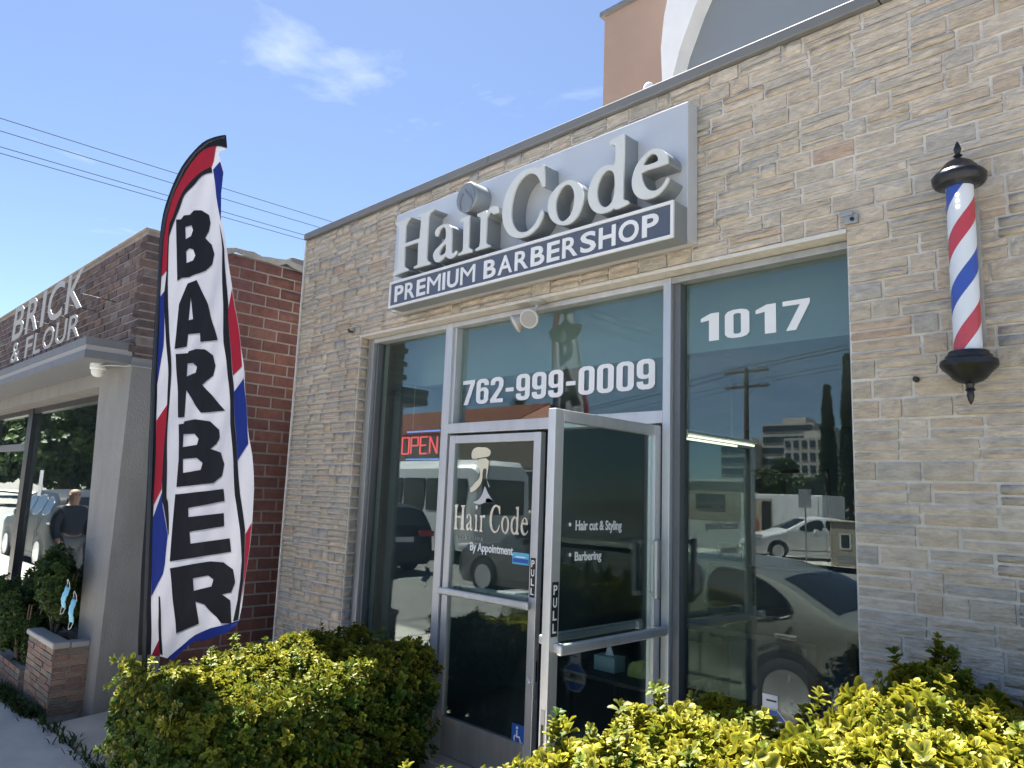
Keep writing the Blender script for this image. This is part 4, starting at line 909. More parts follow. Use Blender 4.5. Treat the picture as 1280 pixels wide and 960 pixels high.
# stucco pier, wider at the top
def wedge(x0t, x0b, x1, y0, y1, z0, z1):
    return MB().add([(x0b, y0, z0), (x1, y0, z0), (x1, y1, z0), (x0b, y1, z0), (x0t, y0, z1), (x1, y0, z1), (x1, y1, z1), (x0t, y1, z1)], [(0, 1, 5, 4), (1, 2, 6, 5), (2, 3, 7, 6), (3, 0, 4, 7), (0, 3, 2, 1), (4, 5, 6, 7)])
wedge(-7.406, -7.084, NX+.016, NY-.004, -.76, -.2, 2.735).build('stucco_pier', M_STUC, nb_)
box('header_beam', M_STUC, nb_, -15, -7.41, NY+.02, NY+.28, 2.558, 2.72)
m = MB().box(-15, -6.60, -1.593, NY-.003, 2.789, 2.853); m.build('canopy', M_STUCD, nb_)
m = MB().box(-15, -6.608, -1.585, NY-.003, 2.746, 2.7888); m.build('canopy_drip_band', M_STUCL, nb_)
m = MB().box(-15, -6.602, -1.591, NY-.003, 2.681, 2.7458); m.build('canopy_fascia', M_STUCD, nb_)
# shop window with dark frames
WY = -.96
box('window_pane', M_GLASSD, nb_, -10.68, -7.10, WY, WY+.008, .25, 2.494)
box('window_pane', M_GLASSD, nb_, -12.77, -10.91, WY, WY+.008, -.05, 2.043); box('window_pane', M_GLASSD, nb_, -12.77, -10.91, WY, WY+.008, 2.13, 2.494)
for (a, b_) in ((-10.90, -10.69), (-12.88, -12.78)): box('window_frame', M_BLACK, nb_, a, b_, WY-.05, WY+.05, -.12, 2.557)
m = MB().box(-10.69, -7.10, WY-.04, WY+.05, 2.494, 2.556).box(-12.78, -10.90, WY-.04, WY+.05, 2.494, 2.556); m.build('window_head', M_BLACK, nb_)
box('door_rail', M_STUCD, nb_, -12.78, -10.90, WY-.03, WY+.04, 2.043, 2.13)
box('window_sill', M_STUC, nb_, -10.69, -7.09, WY-.08, WY+.12, -.2, .25)
m = MB().box(-15, -6.9, 2.2, 2.3, -.1, 3.1).box(-15, -14.9, -.9, 2.2, -.1, 3.1).box(-15, -6.9, -.8, 2.2, -.15, -.1).box(-15, -6.9, -.75, 2.2, 2.75, 2.8)
m.build('interior_shell', M_INT, nb_)
box('paper_notice', M_SIGNF, nb_, -10.2, -10.05, WY-.003, WY-.001, 1.5, 1.8)
# raised sign letters standing on the canopy
SY = -1.50
def sgn(name, s, p0, p1, ztop_px, label):
    a = at(*p0, Y=SY); b_ = at(*p1, Y=SY); t = at(*ztop_px, Y=SY)
    return a.x, b_.x, a.z, t.z
bs = thing('bakery_sign', 'white cut-out letters BRICK & FLOUR standing on the canopy', 'sign', (-8.5, SY, 2.853))
a = at(14.8, 425.5, Y=SY); b_ = at(101.5, 384.8, Y=SY); t = at(16.4, 388, Y=SY)
zb = (a.z+b_.z)/2
M_BSIGN = mat('bakery_letter_paint', (.40, .39, .36), .6)
cap_row('letter', 'BRICK', bs, M_BSIGN, a.x, b_.x, SY, zb, t.z-.005, .13, .004, .008, {'K': .006, 'R': .006})
a = at(12.5, 453.6, Y=SY); b_ = at(98, 422, Y=SY); zb2 = (a.z+b_.z)/2
cap_row('letter', '& FLOUR', bs, M_BSIGN, a.x+.02, b_.x, SY, zb2, zb2+.22, .11, .004, .008, {'R': .004, '&': .004})
for x in np.linspace(a.x+.1, b_.x-.1, 6): MB().tube([(x, SY, zb2), (x, SY-.0, 2.85)], .006, 6).build('post', M_BLACK, bs)
for x in np.linspace(a.x+.2, b_.x-.05, 5): MB().tube([(x, SY, zb+.12), (x+.02, NY, zb+.10)], .004, 5).build('stay', M_BLACK, bs)
dc = thing('dome_camera', 'white dome security camera under the canopy end by the stucco pier', 'camera', (-6.89, -1.40, 2.681))
MB().lathe([(0, 0), (.062, 0), (.064, -.012), (.064, -.045), (.056, -.05), (.0, -.05)], (-6.89, -1.40, 2.681), 24).build('housing', M_WHITEP, dc, True)
MB().lathe([(.052, -.05), (.052, -.07), (.044, -.092), (.028, -.108), (0, -.114)], (-6.89, -1.40, 2.681), 24).build('dome', M_SIGNF, dc, True)
MB().tube([(-6.84, -1.40, 2.66), (-6.72, -1.36, 2.662), (-6.64, -1.26, 2.66), (-6.555, -1.25, 2.66), (-6.555, -1.05, 2.66)], .008, 6).build('conduit', M_STEEL, dc, True)

# stone planter in front of the bakery
pl = thing('stone_planter', 'low planter of thin reddish ledge stones beside the stucco pier', 'planter', (-7.3, -1.4, -.125))
PX, PY, PZ = -6.805, -1.496, .411
MB().box(-7.58, PX-.015, PY+.015, PY+.10, -.2, PZ-.03).box(PX-.10, PX-.015, PY+.10, NY+.02, -.2, PZ-.03).box(-7.58, -7.50, PY+.10, NY+.02, -.2, PZ-.03).box(-7.50, PX-.10, PY+.10, NY+.02, -.2, PZ-.12).build('core', M_BMORT, pl)
led = []; rp_ = random.Random(31)
for r_ in range(11):
    h = (PZ-.03-GZ)/11; z = GZ+(r_+.5)*h
    x = -7.58
    while x < PX-.01:
        w = min(rp_.uniform(.10, .30), PX-x); led.append(((x+w/2, PY+.015, z), 0, w-.008, h-.007, .016*rp_.uniform(.4, 1.6))); x += w
    y = PY+.01
    while y < NY+.0:
        w = min(rp_.uniform(.10, .26), NY+.01-y); led.append(((PX-.015, y+w/2, z), R(90), w-.008, h-.007, .016*rp_.uniform(.4, 1.6))); y += w
M_LEDGE = piece_mat('red_ledge_stone', [(0, (.24, .165, .13)), (.2, (.28, .20, .155)), (.4, (.21, .15, .125)), (.6, (.31, .225, .17)), (.78, (.26, .16, .12)), (.9, (.20, .18, .155))], grain=(1, 1, 3), bump=.7, bscale=60, var=.3, nscale=25)
place_pieces('ledge_stone', pl, led, [unit_piece(s+120, 4, 1, .5, .6) for s in range(8)], M_LEDGE, 120, 'ledge_stones')
for (x0, x1, y0, y1) in ((-7.61, -7.22, PY-.01, PY+.12), (-7.215, PX+.015, PY-.012, PY+.12), (PX-.11, PX+.014, PY+.122, NY-.005)): box('cap_stone', M_STUCL, pl, x0, x1, y0, y1, PZ-.03, PZ+.012+rp_.uniform(0, .01), .012)
box('soil', M_DIRT, pl, -7.50, PX-.11, PY+.12, NY, PZ-.12, PZ-.06)

# ================================================================== HEDGES AND PLANTS
def hedge(name, label, boxx, seed, n_out, n_in, parts, yel, top_h, scale=1.0, shoots=40):
    x0, x1, y0, y1, z0 = boxx; rg = np.random.default_rng(seed)
    t = thing(name, label, 'hedge', ((x0+x1)/2, (y0+y1)/2, 0), group=None)
    inst = []
    def lump(x, y): return .035*math.sin(7*x+3*y+seed)+.028*math.sin(13*y-6*x+seed*2)+.015*math.sin(31*x+17*y)
    faces = [('top', (x1-x0)*(y1-y0)*1.25), ('px', (y1-y0)*.7), ('ny', (x1-x0)*.7), ('nx', (y1-y0)*.35), ('py', (x1-x0)*.25)]
    tot = sum(a for _, a in faces)
    for nm, a in faces:
        for _ in range(int(n_out*a/tot)):
            u, v = rg.random(), rg.random(); x = x0+(x1-x0)*u; y = y0+(y1-y0)*v
            if rg.random() < .3*max(0, math.sin(9.3*x+1.7*seed)*math.sin(8.1*y+seed)+.35*math.sin(23*x-19*y)): continue      # thin spots
            H = top_h(x, y)+lump(x, y)
            if nm == 'top':
                # round the edges
                e = min((x-x0), (x1-x), (y-y0), (y1-y)); dr_ = max(0, .08-e); p = np.array([x, y, H-dr_*dr_*9-abs(rg.normal(0, .022))]); n = np.array([rg.normal(0, .45), rg.normal(0, .45), 1.0]); on = np.array([0, 0, 1.])
                if e < .08: n += .8*np.array([1 if x1-x < .08 else -1 if x-x0 < .08 else 0, -1 if y-y0 < .08 else 1 if y1-y < .08 else 0, 0])
                ye = np.clip(rg.normal(yel[0], .22), 0, 1)
            else:
                z = z0+(H-z0)*rg.random()**.8; q = rg.normal(0, .03)+.03*math.sin(9*(x+y)+11*z+seed); tap = .10*(1-(z/H))**2*(1 if z < .25 else 0)
                if nm == 'px': p = np.array([x1+q-tap, y, z]); on = np.array([1., 0, 0])
                elif nm == 'nx': p = np.array([x0-q+tap, y, z]); on = np.array([-1., 0, 0])
                elif nm == 'ny': p = np.array([x, y0-q+tap, z]); on = np.array([0, -1., 0])
                else: p = np.array([x, y1+q, z]); on = np.array([0, 1., 0])
                n = on*1.0+np.array([rg.normal(0, .5), rg.normal(0, .5), .55+rg.normal(0, .4)])
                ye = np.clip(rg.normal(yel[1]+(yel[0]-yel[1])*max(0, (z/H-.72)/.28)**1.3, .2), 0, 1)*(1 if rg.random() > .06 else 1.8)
            inst.append((p, n, scale*float(rg.choice([.55, .75, .95, 1.1, 1.3]))*rg.uniform(.88, 1.12), float(min(1, ye)), float(rg.random()), int(rg.integers(0, 7)), on))
    for _ in range(shoots):                     # taller shoots standing out of the top
        x = rg.uniform(x0+.03, x1-.03); y = rg.uniform(y0+.03, y1-.03); H = top_h(x, y)+lump(x, y); hh = rg.uniform(.03, .11)
        lean = np.array([rg.normal(0, .15), rg.normal(0, .15), 1.])
        for k in range(3): inst.append((np.array([x, y, H])+lean*hh*(k+1)/3, lean+rg.normal(0, .3, 3), scale*rg.uniform(.6, 1.0), float(np.clip(rg.normal(yel[0]*.7, .25), 0, 1)), float(rg.random()), int(rg.integers(0, 7)), np.array([0, 0, 1.])))
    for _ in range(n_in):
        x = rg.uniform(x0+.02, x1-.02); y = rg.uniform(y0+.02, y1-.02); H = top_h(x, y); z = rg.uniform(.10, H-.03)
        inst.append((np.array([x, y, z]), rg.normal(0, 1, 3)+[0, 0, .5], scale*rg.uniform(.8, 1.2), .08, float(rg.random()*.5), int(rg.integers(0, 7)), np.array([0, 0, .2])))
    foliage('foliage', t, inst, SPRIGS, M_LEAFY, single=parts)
    m = MB(); rs_ = random.Random(seed)
    for _ in range(int(26*(x1-x0)*(y1-y0))+16):
        x = rs_.uniform(x0+.06, x1-.05); y = rs_.uniform(y0+.08, y1-.05); H = top_h(x, y)
        pts = [(x, y, 0)]; cx, cy = x, y
        for k in range(5): cx += rs_.uniform(-.05, .05); cy += rs_.uniform(-.05, .05); pts.append((min(max(cx, x0), x1), min(max(cy, y0), y1), H*(k+1)/5.3))
        m.tube(pts, [.010, .009, .007, .006, .004, .003], 5, cap=False)
        for k in (2, 3, 4):
            p = Vector(pts[k]); m.tube([p, p+Vector((rs_.uniform(-.12, .12), rs_.uniform(-.12, .12), rs_.uniform(.02, .14)))], [.004, .002], 4, cap=False)
    m.build('stems', M_TWIG, t, True, fix=False)['kind'] = 'stuff'
    return t
hedge('clipped_hedge', 'dark clipped hedge with yellow tips below the feather flag, left of the doors', (-4.64, -3.76, -1.72, -.16, -.08), 4, 5200, 1500, 120, (.58, .06), lambda x, y: .60+.13*max(0, (y+1.7)/1.5), .84, 50)
hedge('variegated_hedge', 'lower yellow-green variegated hedge beside the open door', (-1.64, -.93, -2.1, -.50, -.08), 9, 5600, 700, 170, (.84, .28), lambda x, y: .925-.11*max(0, (x+1.25)/.3)**1.5, .84, 60)
hedge('tall_variegated_shrub', 'taller yellow-green variegated shrub against the stone below the barber pole', (-.99, .35, -1.62, -.13, -.08), 15, 7800, 1000, 280, (.90, .33), lambda x, y: 1.085+.05*math.sin(3*x)+.04*max(0, y+.9), .92, 90)

# shrubs of the bakery planter and strip
GREENS = [leaf_arrays(s+200, [(3, .5, .034, .6, .006), (4, 1.1, .040, .6, 0), (3, 1.5, .036, .6, -.01)], .1) for s in range(5)]
def shrub(name, label, c, rad, n, seed, cat='shrub', group=None, mt=M_LEAFG, trunk=True, scl=1.0):
    rg = np.random.default_rng(seed); t = thing(name, label, cat, (c[0], c[1], c[2]), group=group); inst = []
    blobs = [(np.array([rg.normal(0, .35)*rad[0], rg.normal(0, .35)*rad[1], rad[2]*(.35+1.1*rg.random())]), rg.uniform(.35, .6)) for _ in range(7)]
    for _ in range(n):
        b, s = blobs[rg.integers(0, len(blobs))]; d = rg.normal(0, 1, 3); d /= np.linalg.norm(d); q = b+d*np.array(rad)*s*rg.uniform(.65, 1.08)
        q[2] = max(.0, q[2])
        inst.append((np.array(c)+q, d+[0, 0, .5], scl*rg.uniform(.7, 1.3), float(np.clip(rg.normal(.25, .25), 0, 1)), float(rg.random()), int(rg.integers(0, 5))))
    foliage('foliage', t, inst, GREENS, mt)
    m = MB(); rs_ = random.Random(seed)
    for _ in range(7):
        a = rs_.uniform(0, 6.28); m.tube([c, (c[0]+rad[0]*.3*math.cos(a), c[1]+rad[1]*.3*math.sin(a), c[2]+rad[2]*.6), (c[0]+rad[0]*.7*math.cos(a), c[1]+rad[1]*.7*math.sin(a), c[2]+rad[2]*1.3)], [.016, .011, .005], 6, cap=False)
    m.build('stems', M_TWIG, t, True, fix=False)
    return t
shrub('leafy_shrub', 'dark green leafy shrub growing in the stone planter, face masks caught on it', (-7.42, -1.34, PZ-.08), (.46, .17, .46), 1700, 3)
shrub('leafy_shrub', 'dark green shrub sprawling on the pavement left of the stone planter', (-8.1, -1.40, GZ), (.55, .22, .56), 1500, 5)
shrub('leafy_shrub', 'dark green shrub in front of the dark shop doorway', (-9.25, -1.36, GZ), (.8, .2, .46), 1100, 6)
box_p = thing('stone_planter', 'low stone kerb planter under the shrubs further along the bakery front', 'planter', (-8.6, -1.4, GZ))
led2 = []
for r_ in range(4):
    x = -10.0
    while x < -7.65: w = min(rp_.uniform(.12, .3), -7.64-x); led2.append(((x+w/2, -1.50, GZ+.03+r_*.05), 0, w-.008, .043, .015)); x += w+.001
MB().box(-10.0, -7.65, -1.50, -1.38, -.2, GZ+.19).build('core', M_BMORT, box_p); place_pieces('ledge_stone', box_p, led2, [unit_piece(s+150, 4, 1, .5, .6) for s in range(5)], M_LEDGE, 60)
# weeds along the planter foot
def weeds(label, pts, seed, n=160):
    rg = np.random.default_rng(seed); c = np.mean(np.array(pts), 0); t = thing('weed_patch', label, 'weeds', (c[0], c[1], 0)); V, F, A = [], [], []
    for _ in range(n):
        k = rg.random()*(len(pts)-1); i = int(k); p = np.array(pts[i])*(1-(k-i))+np.array(pts[i+1])*(k-i)+rg.normal(0, .035, 2); a = rg.uniform(0, 6.28); L = rg.uniform(.03, .10); w = .006; d = np.array([math.cos(a), math.sin(a)]); s = np.array([-d[1], d[0]])*w; b = len(V)
        V += [(p[0]-s[0], p[1]-s[1], GZ), (p[0]+s[0], p[1]+s[1], GZ), (p[0]+d[0]*L*.4-s[0], p[1]+d[1]*L*.4-s[1], GZ+L*.6), (p[0]+d[0]*L*.4+s[0], p[1]+d[1]*L*.4+s[1], GZ+L*.6), (p[0]+d[0]*L, p[1]+d[1]*L, GZ+L*.75)]
        F += [(b, b+1, b+3), (b, b+3, b+2), (b+2, b+3, b+4)]; r_ = rg.random(); A += [(.2, .3, r_, 1)]*5
    o = bpy.data.objects.new('blades', fast_mesh('blades', np.array(V)-np.array([c[0], c[1], 0]), np.array(F), M_LEAFG, np.array(A))); COL.objects.link(o); o.parent = t; o['kind'] = 'stuff'
weeds('green weeds along the foot of the stone planter', [(-8.0, -1.58), (-7.5, -1.60), (-7.1, -1.58), (-6.85, -1.55)], 2, 900)
weeds('thin weeds in the joint between sidewalk and forecourt', [(-6.8, -1.54), (-6.3, -1.53), (-5.7, -1.53), (-5.2, -1.53)], 8, 160)
# face masks snagged on the shrub
def face_mask(label, ctr, rot, seed):
    t = thing('face_mask', label, 'mask', ctr, group=None); m = MB(); W, H = .085, .165; n = 8
    def g(u, v): return Vector((u*W*.5+.012*math.sin(v*3+seed), -.018*(1-u*u)-.01*math.cos(3*v), v*H*.5))
    Rm = Matrix.Rotation(rot, 3, 'Y')
    vs = []; fs = []
    for j in range(n+1):
        for i in range(5):
            u, v = -1+2*i/4, -1+2*j/n; p = Rm@(g(u, v)+Vector((0, -.004 if j % 2 else 0, 0))); vs.append(Vector(ctr)+p)
    fs = [(j*5+i, j*5+i+1, j*5+i+6, j*5+i+5) for j in range(n) for i in range(4)]
    o = m.add(vs, fs).build('mask_cloth', M_MASK, t, True, fix=False); sm = o.modifiers.new('thick', 'SOLIDIFY'); sm.thickness = .003
    for s in (-1, 1):
        a = Vector(ctr)+Rm@g(-.9, s*.97); b = Vector(ctr)+Rm@g(.9, s*.97); c = Vector(ctr)+Rm@Vector((0, -.01, s*H*.85)); MB().tube([a, (a+c)/2+Rm@Vector((-.012, 0, s*.01)), c, (b+c)/2+Rm@Vector((.012, 0, s*.01)), b], .0018, 5).build('ear_loop', M_WHITEP, t, True)
face_mask('pale blue face mask hanging higher on the planter shrub', tuple(at(82, 746, Y=-1.56)), R(18), 1)
face_mask('pale blue face mask hanging lower on the planter shrub', tuple(at(91, 763, Y=-1.56)), R(8), 2)

# ================================================================== BEYOND: TOWER, POWER LINES
tw = thing('upper_building', 'brown and slate building with a white curved fin rising behind the parapet', 'building', (-2, 4, 0))
TY = 4.0
tl, tr_ = at(756, 22, Y=TY), at(828, 100, Y=TY)
ztop = tl.z
box('wall', M_BROWN, tw, tl.x, 6, TY, TY+5, 3.0, ztop)
box('roof_trim', M_COPE, tw, tl.x-.05, 6.05, TY-.05, TY+5.05, ztop, ztop+.07)
fin_o = [(828,112),(826,60),(830,20),(838,-20),(852,-70),(880,-150)]; fin_i = [(968,-150),(905,-70),(881,-20),(868,10),(850,60),(838,106)]
q = [(p.x, p.z) for p in (at(x, y, Y=TY-.35) for x, y in fin_o+fin_i)]
MB().prism([q], lambda u, v: (u, TY-.35, v), lambda u, v: (u, TY-.002, v)).build('curved_fin', M_WHITEP, tw)
q = [(p.x, p.z) for p in (at(x, y, Y=TY-.12) for x, y in [(840,120),(852,60),(870,10),(883,-20),(907,-70),(972,-150)])]+[(5.9, 12.5), (5.9, 4.0), (at(840,120,Y=TY-.12).x, 4.0)]
MB().prism([q], lambda u, v: (u, TY-.12, v), lambda u, v: (u, TY-.003, v)).build('slate_panel', M_GREYB, tw)
bpy.data.objects['wall'].data  # tower wall reaches above the frame
for (z, dz) in ((6.60, .09), (6.42, .08), (6.195, .035), (6.105, .035)):
    t = thing('power_line', 'thin dark overhead power line crossing the sky behind the brick shop', 'cable', (-12, 4, z), group='overhead power lines')
    MB().tube([(-12, y, z+.02*y+.0006*(y-8)**2) for y in np.linspace(-22, 40, 24)], .006, 5).build('wire', M_WIRE, t, True)

# ================================================================== VEHICLES (seen in the glass)
def lerp(tab, x):
    for (a, b), (c, d) in zip(tab, tab[1:]):
        if x <= c: return b+(d-b)*max(0, (x-a))/(c-a)
    return tab[-1][1]
def car(name, label, loc, rz, L, W, tops, belt, zb, paint, wheels, wr, side_win, glass_x, lights='sedan', group=None):
    """local x from nose (0) to tail (L), y across, z up"""
    t = thing(name, label, 'car', loc, rz)
    def plan(x): return W/2*(1-.16*max(0, (.5-x)/.5)**2-.12*max(0, (x-(L-.5))/.5)**2)
    def hw(x, z):
        w = plan(x); 
        if z > belt: w -= (z-belt)*.42
        if z < .42: w -= (.42-z)*.18
        return w
    N = 44; P_ = []; xs = [L*k/(N-1) for k in range(N)]; n = 9
    for x in xs:
        zt = lerp(tops, x); lo = zb+(.10 if x < .15 or x > L-.15 else 0); r = min(.09, (zt-lo)*.3); side = []
        for i in range(n): z = lo+(zt-r-lo)*i/(n-1); side.append((hw(x, z), z))
        w = hw(x, zt-r); side += [(w-r*.35, zt-r*.35), (w*.72, zt), (w*.36, zt+.012), (0, zt+.018)]
        P_.append(side)
    V, F = [], []; m_ = len(P_[0])
    for x, side in zip(xs, P_):
        for (y, z) in side: V.append((x, y, z))
        for (y, z) in side[:-1][::-1]: V.append((x, -y, z))
    k = 2*m_-1
    for i in range(N-1):
        for j in range(k-1): F.append((i*k+j, i*k+j+1, (i+1)*k+j+1, (i+1)*k+j))
        F.append((i*k+k-1, i*k, (i+1)*k, (i+1)*k+k-1))
    F += [tuple(range(k)), tuple((N-1)*k+j for j in range(k))[::-1]]
    MB().add(V, F).build('body', paint, t, True, local=True)
    # side glass
    for s in (-1, 1):
        for pane in side_win:
            q = chaikin(pane, 2)
            MB().prism([q], lambda u, v: (u, s*(hw(u, v)+.006), v), lambda u, v: (u, s*(hw(u, v)-.02), v)).build('side_window', M_CARGL, t, local=True)
            cx = sum(p[0] for p in q)/len(q); cz = sum(p[1] for p in q)/len(q); ring = [(cx+(a-cx)*1.03, cz+(b-cz)*1.07) for a, b in q]
            MB().tube([(a, s*(hw(a, b)+.008), b) for a, b in ring+ring[:1]], .008, 5).build('window_trim', M_CHROME, t, True, local=True)
        for hx in ((side_win[-1][0][0]+.72), (side_win[0][0][0]+.62)):
            MB().box(hx, hx+.2, s*(hw(hx, belt-.09))-.012, s*(hw(hx, belt-.09))+.025, belt-.13, belt-.09, .008).build('door_handle', M_ALUD, t, True, local=True)
        for sx in (side_win[0][-1][0]+.04, side_win[-1][0][0]-.04): MB().tube([(sx, s*(hw(sx, z)+.001), z) for z in np.linspace(.32, belt, 5)], .005, 4).build('door_seam', M_PLASTIC, t, local=True)
        xe = wheels[1]+.05; MB().tube([(x, s*(hw(x, z)+.001), z) for x, z in ((xe, belt-.01), (xe-.12, belt-.15), (xe-.42, belt-.30), (xe-.47, .40))], .005, 4).build('door_seam', M_PLASTIC, t, local=True)
        MB().tube([(x, s*(hw(x, .34)+.004), .34) for x in np.linspace(wheels[0]+.45, wheels[1]-.45, 8)], .014, 6).build('sill_trim', M_PLASTIC, t, True, local=True)
        mx = glass_x[0][1]+.25; MB().box(mx-.09, mx+.05, s*(hw(mx, belt))+.0*s, s*(hw(mx, belt)+.17), belt-.02, belt+.11, .02).build('mirror', paint, t, True, local=True)
    # windscreen / rear glass as strips following the roof line
    for (a, b) in glass_x:
        V, F = [], []; st = np.linspace(a, b, 7)
        for x in st:
            zt = lerp(tops, x)
            for c in (-.86, -.45, 0, .45, .86): V.append((x, (hw(x, zt-.05)-.03)*c, zt+.022-(.028 if abs(c) > .8 else 0)))
        F = [(i*5+j, i*5+j+1, (i+1)*5+j+1, (i+1)*5+j) for i in range(6) for j in range(4)]
        MB().add(V, F).build('windscreen', M_CARGL, t, True, local=True)
    for xw in wheels:
        for s in (-1, 1):
            yo = s*(W/2-.10)
            MB().prism([[(xw+(wr+.06)*math.cos(a), wr+(wr+.06)*math.sin(a)) for a in np.linspace(-.15, math.pi+.15, 22)]], lambda u, v: (u, s*(hw(u, v)+.004), v), lambda u, v: (u, s*(hw(u, v)-.05), v)).build('wheel_arch', M_PLASTIC, t, local=True)
            wh = MB().lathe([(0, -.09), (wr-.03, -.10), (wr, -.07), (wr, .09), (wr-.03, .115), (wr*.66, .115), (wr*.66, .095), (0, .095)], (0, 0, 0), 28, 'y'); y_s = s
            w_ = MB().add([(xw+v[0], s*(W/2-.10)+s*v[1], wr+v[2]) for v in wh.v], wh.f).build('wheel', M_RUBBER, t, True, local=True)
            rm = MB()
            for kk in range(5):
                a0 = kk*2*math.pi/5; c0, s0 = math.cos(a0), math.sin(a0); r1 = wr*.62
                for da in (-.13, .13):
                    pa = (xw+.03*c0, yo+s*.105, wr+.03*s0); pb = (xw+r1*math.cos(a0+da), yo+s*.112, wr+r1*math.sin(a0+da)); rm.tube([pa, pb], .016, 5)
            ring = MB().lathe([(wr*.60, .10), (wr*.67, .10), (wr*.67, .122), (wr*.60, .122)], (0, 0, 0), 28, 'y'); rm.add([(xw+v[0], yo+s*v[1], wr+v[2]) for v in ring.v], ring.f)
            rm.build('rim', M_RIM, w_, True, local=True)
    hz = belt-.22
    for s in (-1, 1):
        MB().box(-.0+.03, .34, min(s*plan(.15)*.55, s*(plan(.2)+.004)), max(s*plan(.15)*.55, s*(plan(.2)+.004)), hz-.02, hz+.10, .02).build('headlight', M_HEADL, t, True, local=True)
        MB().box(L-.25, L-.01, min(s*plan(L-.1)*.5, s*(plan(L-.15)+.004)), max(s*plan(L-.1)*.5, s*(plan(L-.15)+.004)), hz, hz+.14, .02).build('tail_light', M_REDL, t, True, local=True)
    MB().box(.0, .08, -W*.28, W*.28, zb+.15, zb+.30, .015).build('grille', M_PLASTIC, t, local=True)
    MB().box(L-.05, L+.005, -.26, .26, hz-.12, hz+.0, .004).build('number_plate', M_WHITEP, t, local=True)
    return t
def paint(name, col, metal=.3): return mat(name, col, .28, metal, coat=.6)
SED = [(0, .55), (.06, .66), (.3, .76), (1.1, .90), (1.38, .95), (2.05, 1.36), (2.45, 1.43), (3.15, 1.405), (3.6, 1.29), (4.1, 1.04), (4.25, 1.01), (4.68, .955), (4.76, .62)]
car('silver_sedan', 'silver-green parked sedan mirrored in the right window', (-6.75, -3.85, -.25), 0, 4.76, 1.80, SED, .93, .19, paint('champagne_paint', (.33, .34, .31), .55), (.92, 3.68), .325,
    [[(1.62, .97), (2.08, 1.27), (2.5, 1.345), (2.78, 1.345), (2.78, .97)], [(2.86, .97), (2.86, 1.345), (3.2, 1.33), (3.52, 1.22), (3.74, 1.06), (3.66, .985), (3.4, .97)]], [(1.42, 2.0), (3.55, 4.08)])
HAT = [(0, .5), (.05, .68), (.3, .80), (.95, .95), (1.15, 1.02), (1.95, 1.42), (2.5, 1.49), (3.1, 1.45), (3.9, 1.22), (4.25, 1.12), (4.4, 1.0), (4.48, .6)]
car('white_hatchback', 'white hatchback parked across the road, mirrored in the right window', (-13.0, -21.2, -.1), R(-45), 4.48, 1.76, HAT, .96, .2, paint('white_car_paint', (.78, .79, .80), 0), (.85, 3.55), .31,
    [[(1.45, 1.0), (1.95, 1.32), (2.45, 1.41), (2.45, 1.0)], [(2.53, 1.0), (2.53, 1.41), (3.05, 1.37), (3.75, 1.17), (3.6, 1.02)]], [(1.2, 1.9), (3.2, 4.2)])
SUV = [(0, .6), (.05, .85), (.3, .98), (1.1, 1.08), (1.3, 1.12), (1.95, 1.62), (2.4, 1.70), (3.9, 1.67), (4.35, 1.55), (4.6, 1.15), (4.7, .7)]
suv_w = [[(1.6, 1.17), (2.0, 1.5), (2.4, 1.58), (2.65, 1.58), (2.65, 1.17)], [(2.73, 1.17), (2.73, 1.58), (3.5, 1.57), (3.5, 1.17)], [(3.58, 1.17), (3.58, 1.57), (4.1, 1.5), (4.25, 1.2)]]
car('dark_suv', 'dark SUV with red tail lights mirrored in the left window', (-19.2, -7.4, -.25), 0, 4.7, 1.9, SUV, 1.12, .22, mat('black_car_paint', (.012, .013, .015), .4, spec=.3), (.9, 3.75), .36, suv_w, [(1.35, 1.9), (4.3, 4.6)])
car('grey_crossover', 'grey crossover with alloy wheels mirrored in the closed door', (-12.1, -7.9, -.25), 0, 4.6, 1.85, [(x*.98, z*.95) for x, z in SUV], 1.06, .2, paint('grey_car_paint', (.16, .165, .17), .5), (.92, 3.6), .35, [[(a*.98, b*.95) for a, b in w] for w in suv_w], [(1.35, 1.85), (4.2, 4.5)])
car('parked_suv', 'black parked SUV mirrored in the bakery window', (-22.5, -4.0, -.25), 0, 4.7, 1.9, SUV, 1.12, .22, MATS['black_car_paint'], (.9, 3.75), .36, suv_w, [(1.35, 1.9), (4.3, 4.6)])
bus = thing('shuttle_bus', 'white shuttle bus with dark windows mirrored in the left window', 'bus', (-18.6, -11.7, -.25))
def bsec(x, z0, z1, w): return [(x, -w, z0), (x, w, z0), (x, w+.02, z0+.9), (x, w-.06, z1-.25), (x, w-.3, z1), (x, -w+.3, z1), (x, -w+.06, z1-.25), (x, -w-.02, z0+.9)]
secs = [(-3.2, .45, 1.15, .9), (-3.05, .4, 1.5, 1.0), (-2.4, .4, 1.75, 1.05), (-1.9, .4, 2.55, 1.1), (-1.5, .38, 2.92, 1.12), (2.9, .38, 2.95, 1.12), (3.1, .42, 2.8, 1.08)]
V = []; 
for s_ in secs: V += bsec(*s_)
F = [(i*8+j, i*8+(j+1) % 8, (i+1)*8+(j+1) % 8, (i+1)*8+j) for i in range(len(secs)-1) for j in range(8)]+[tuple(range(8)), tuple((len(secs)-1)*8+j for j in range(8))]
MB().add(V, F).build('body', MATS['white_car_paint'], bus, True, local=True)
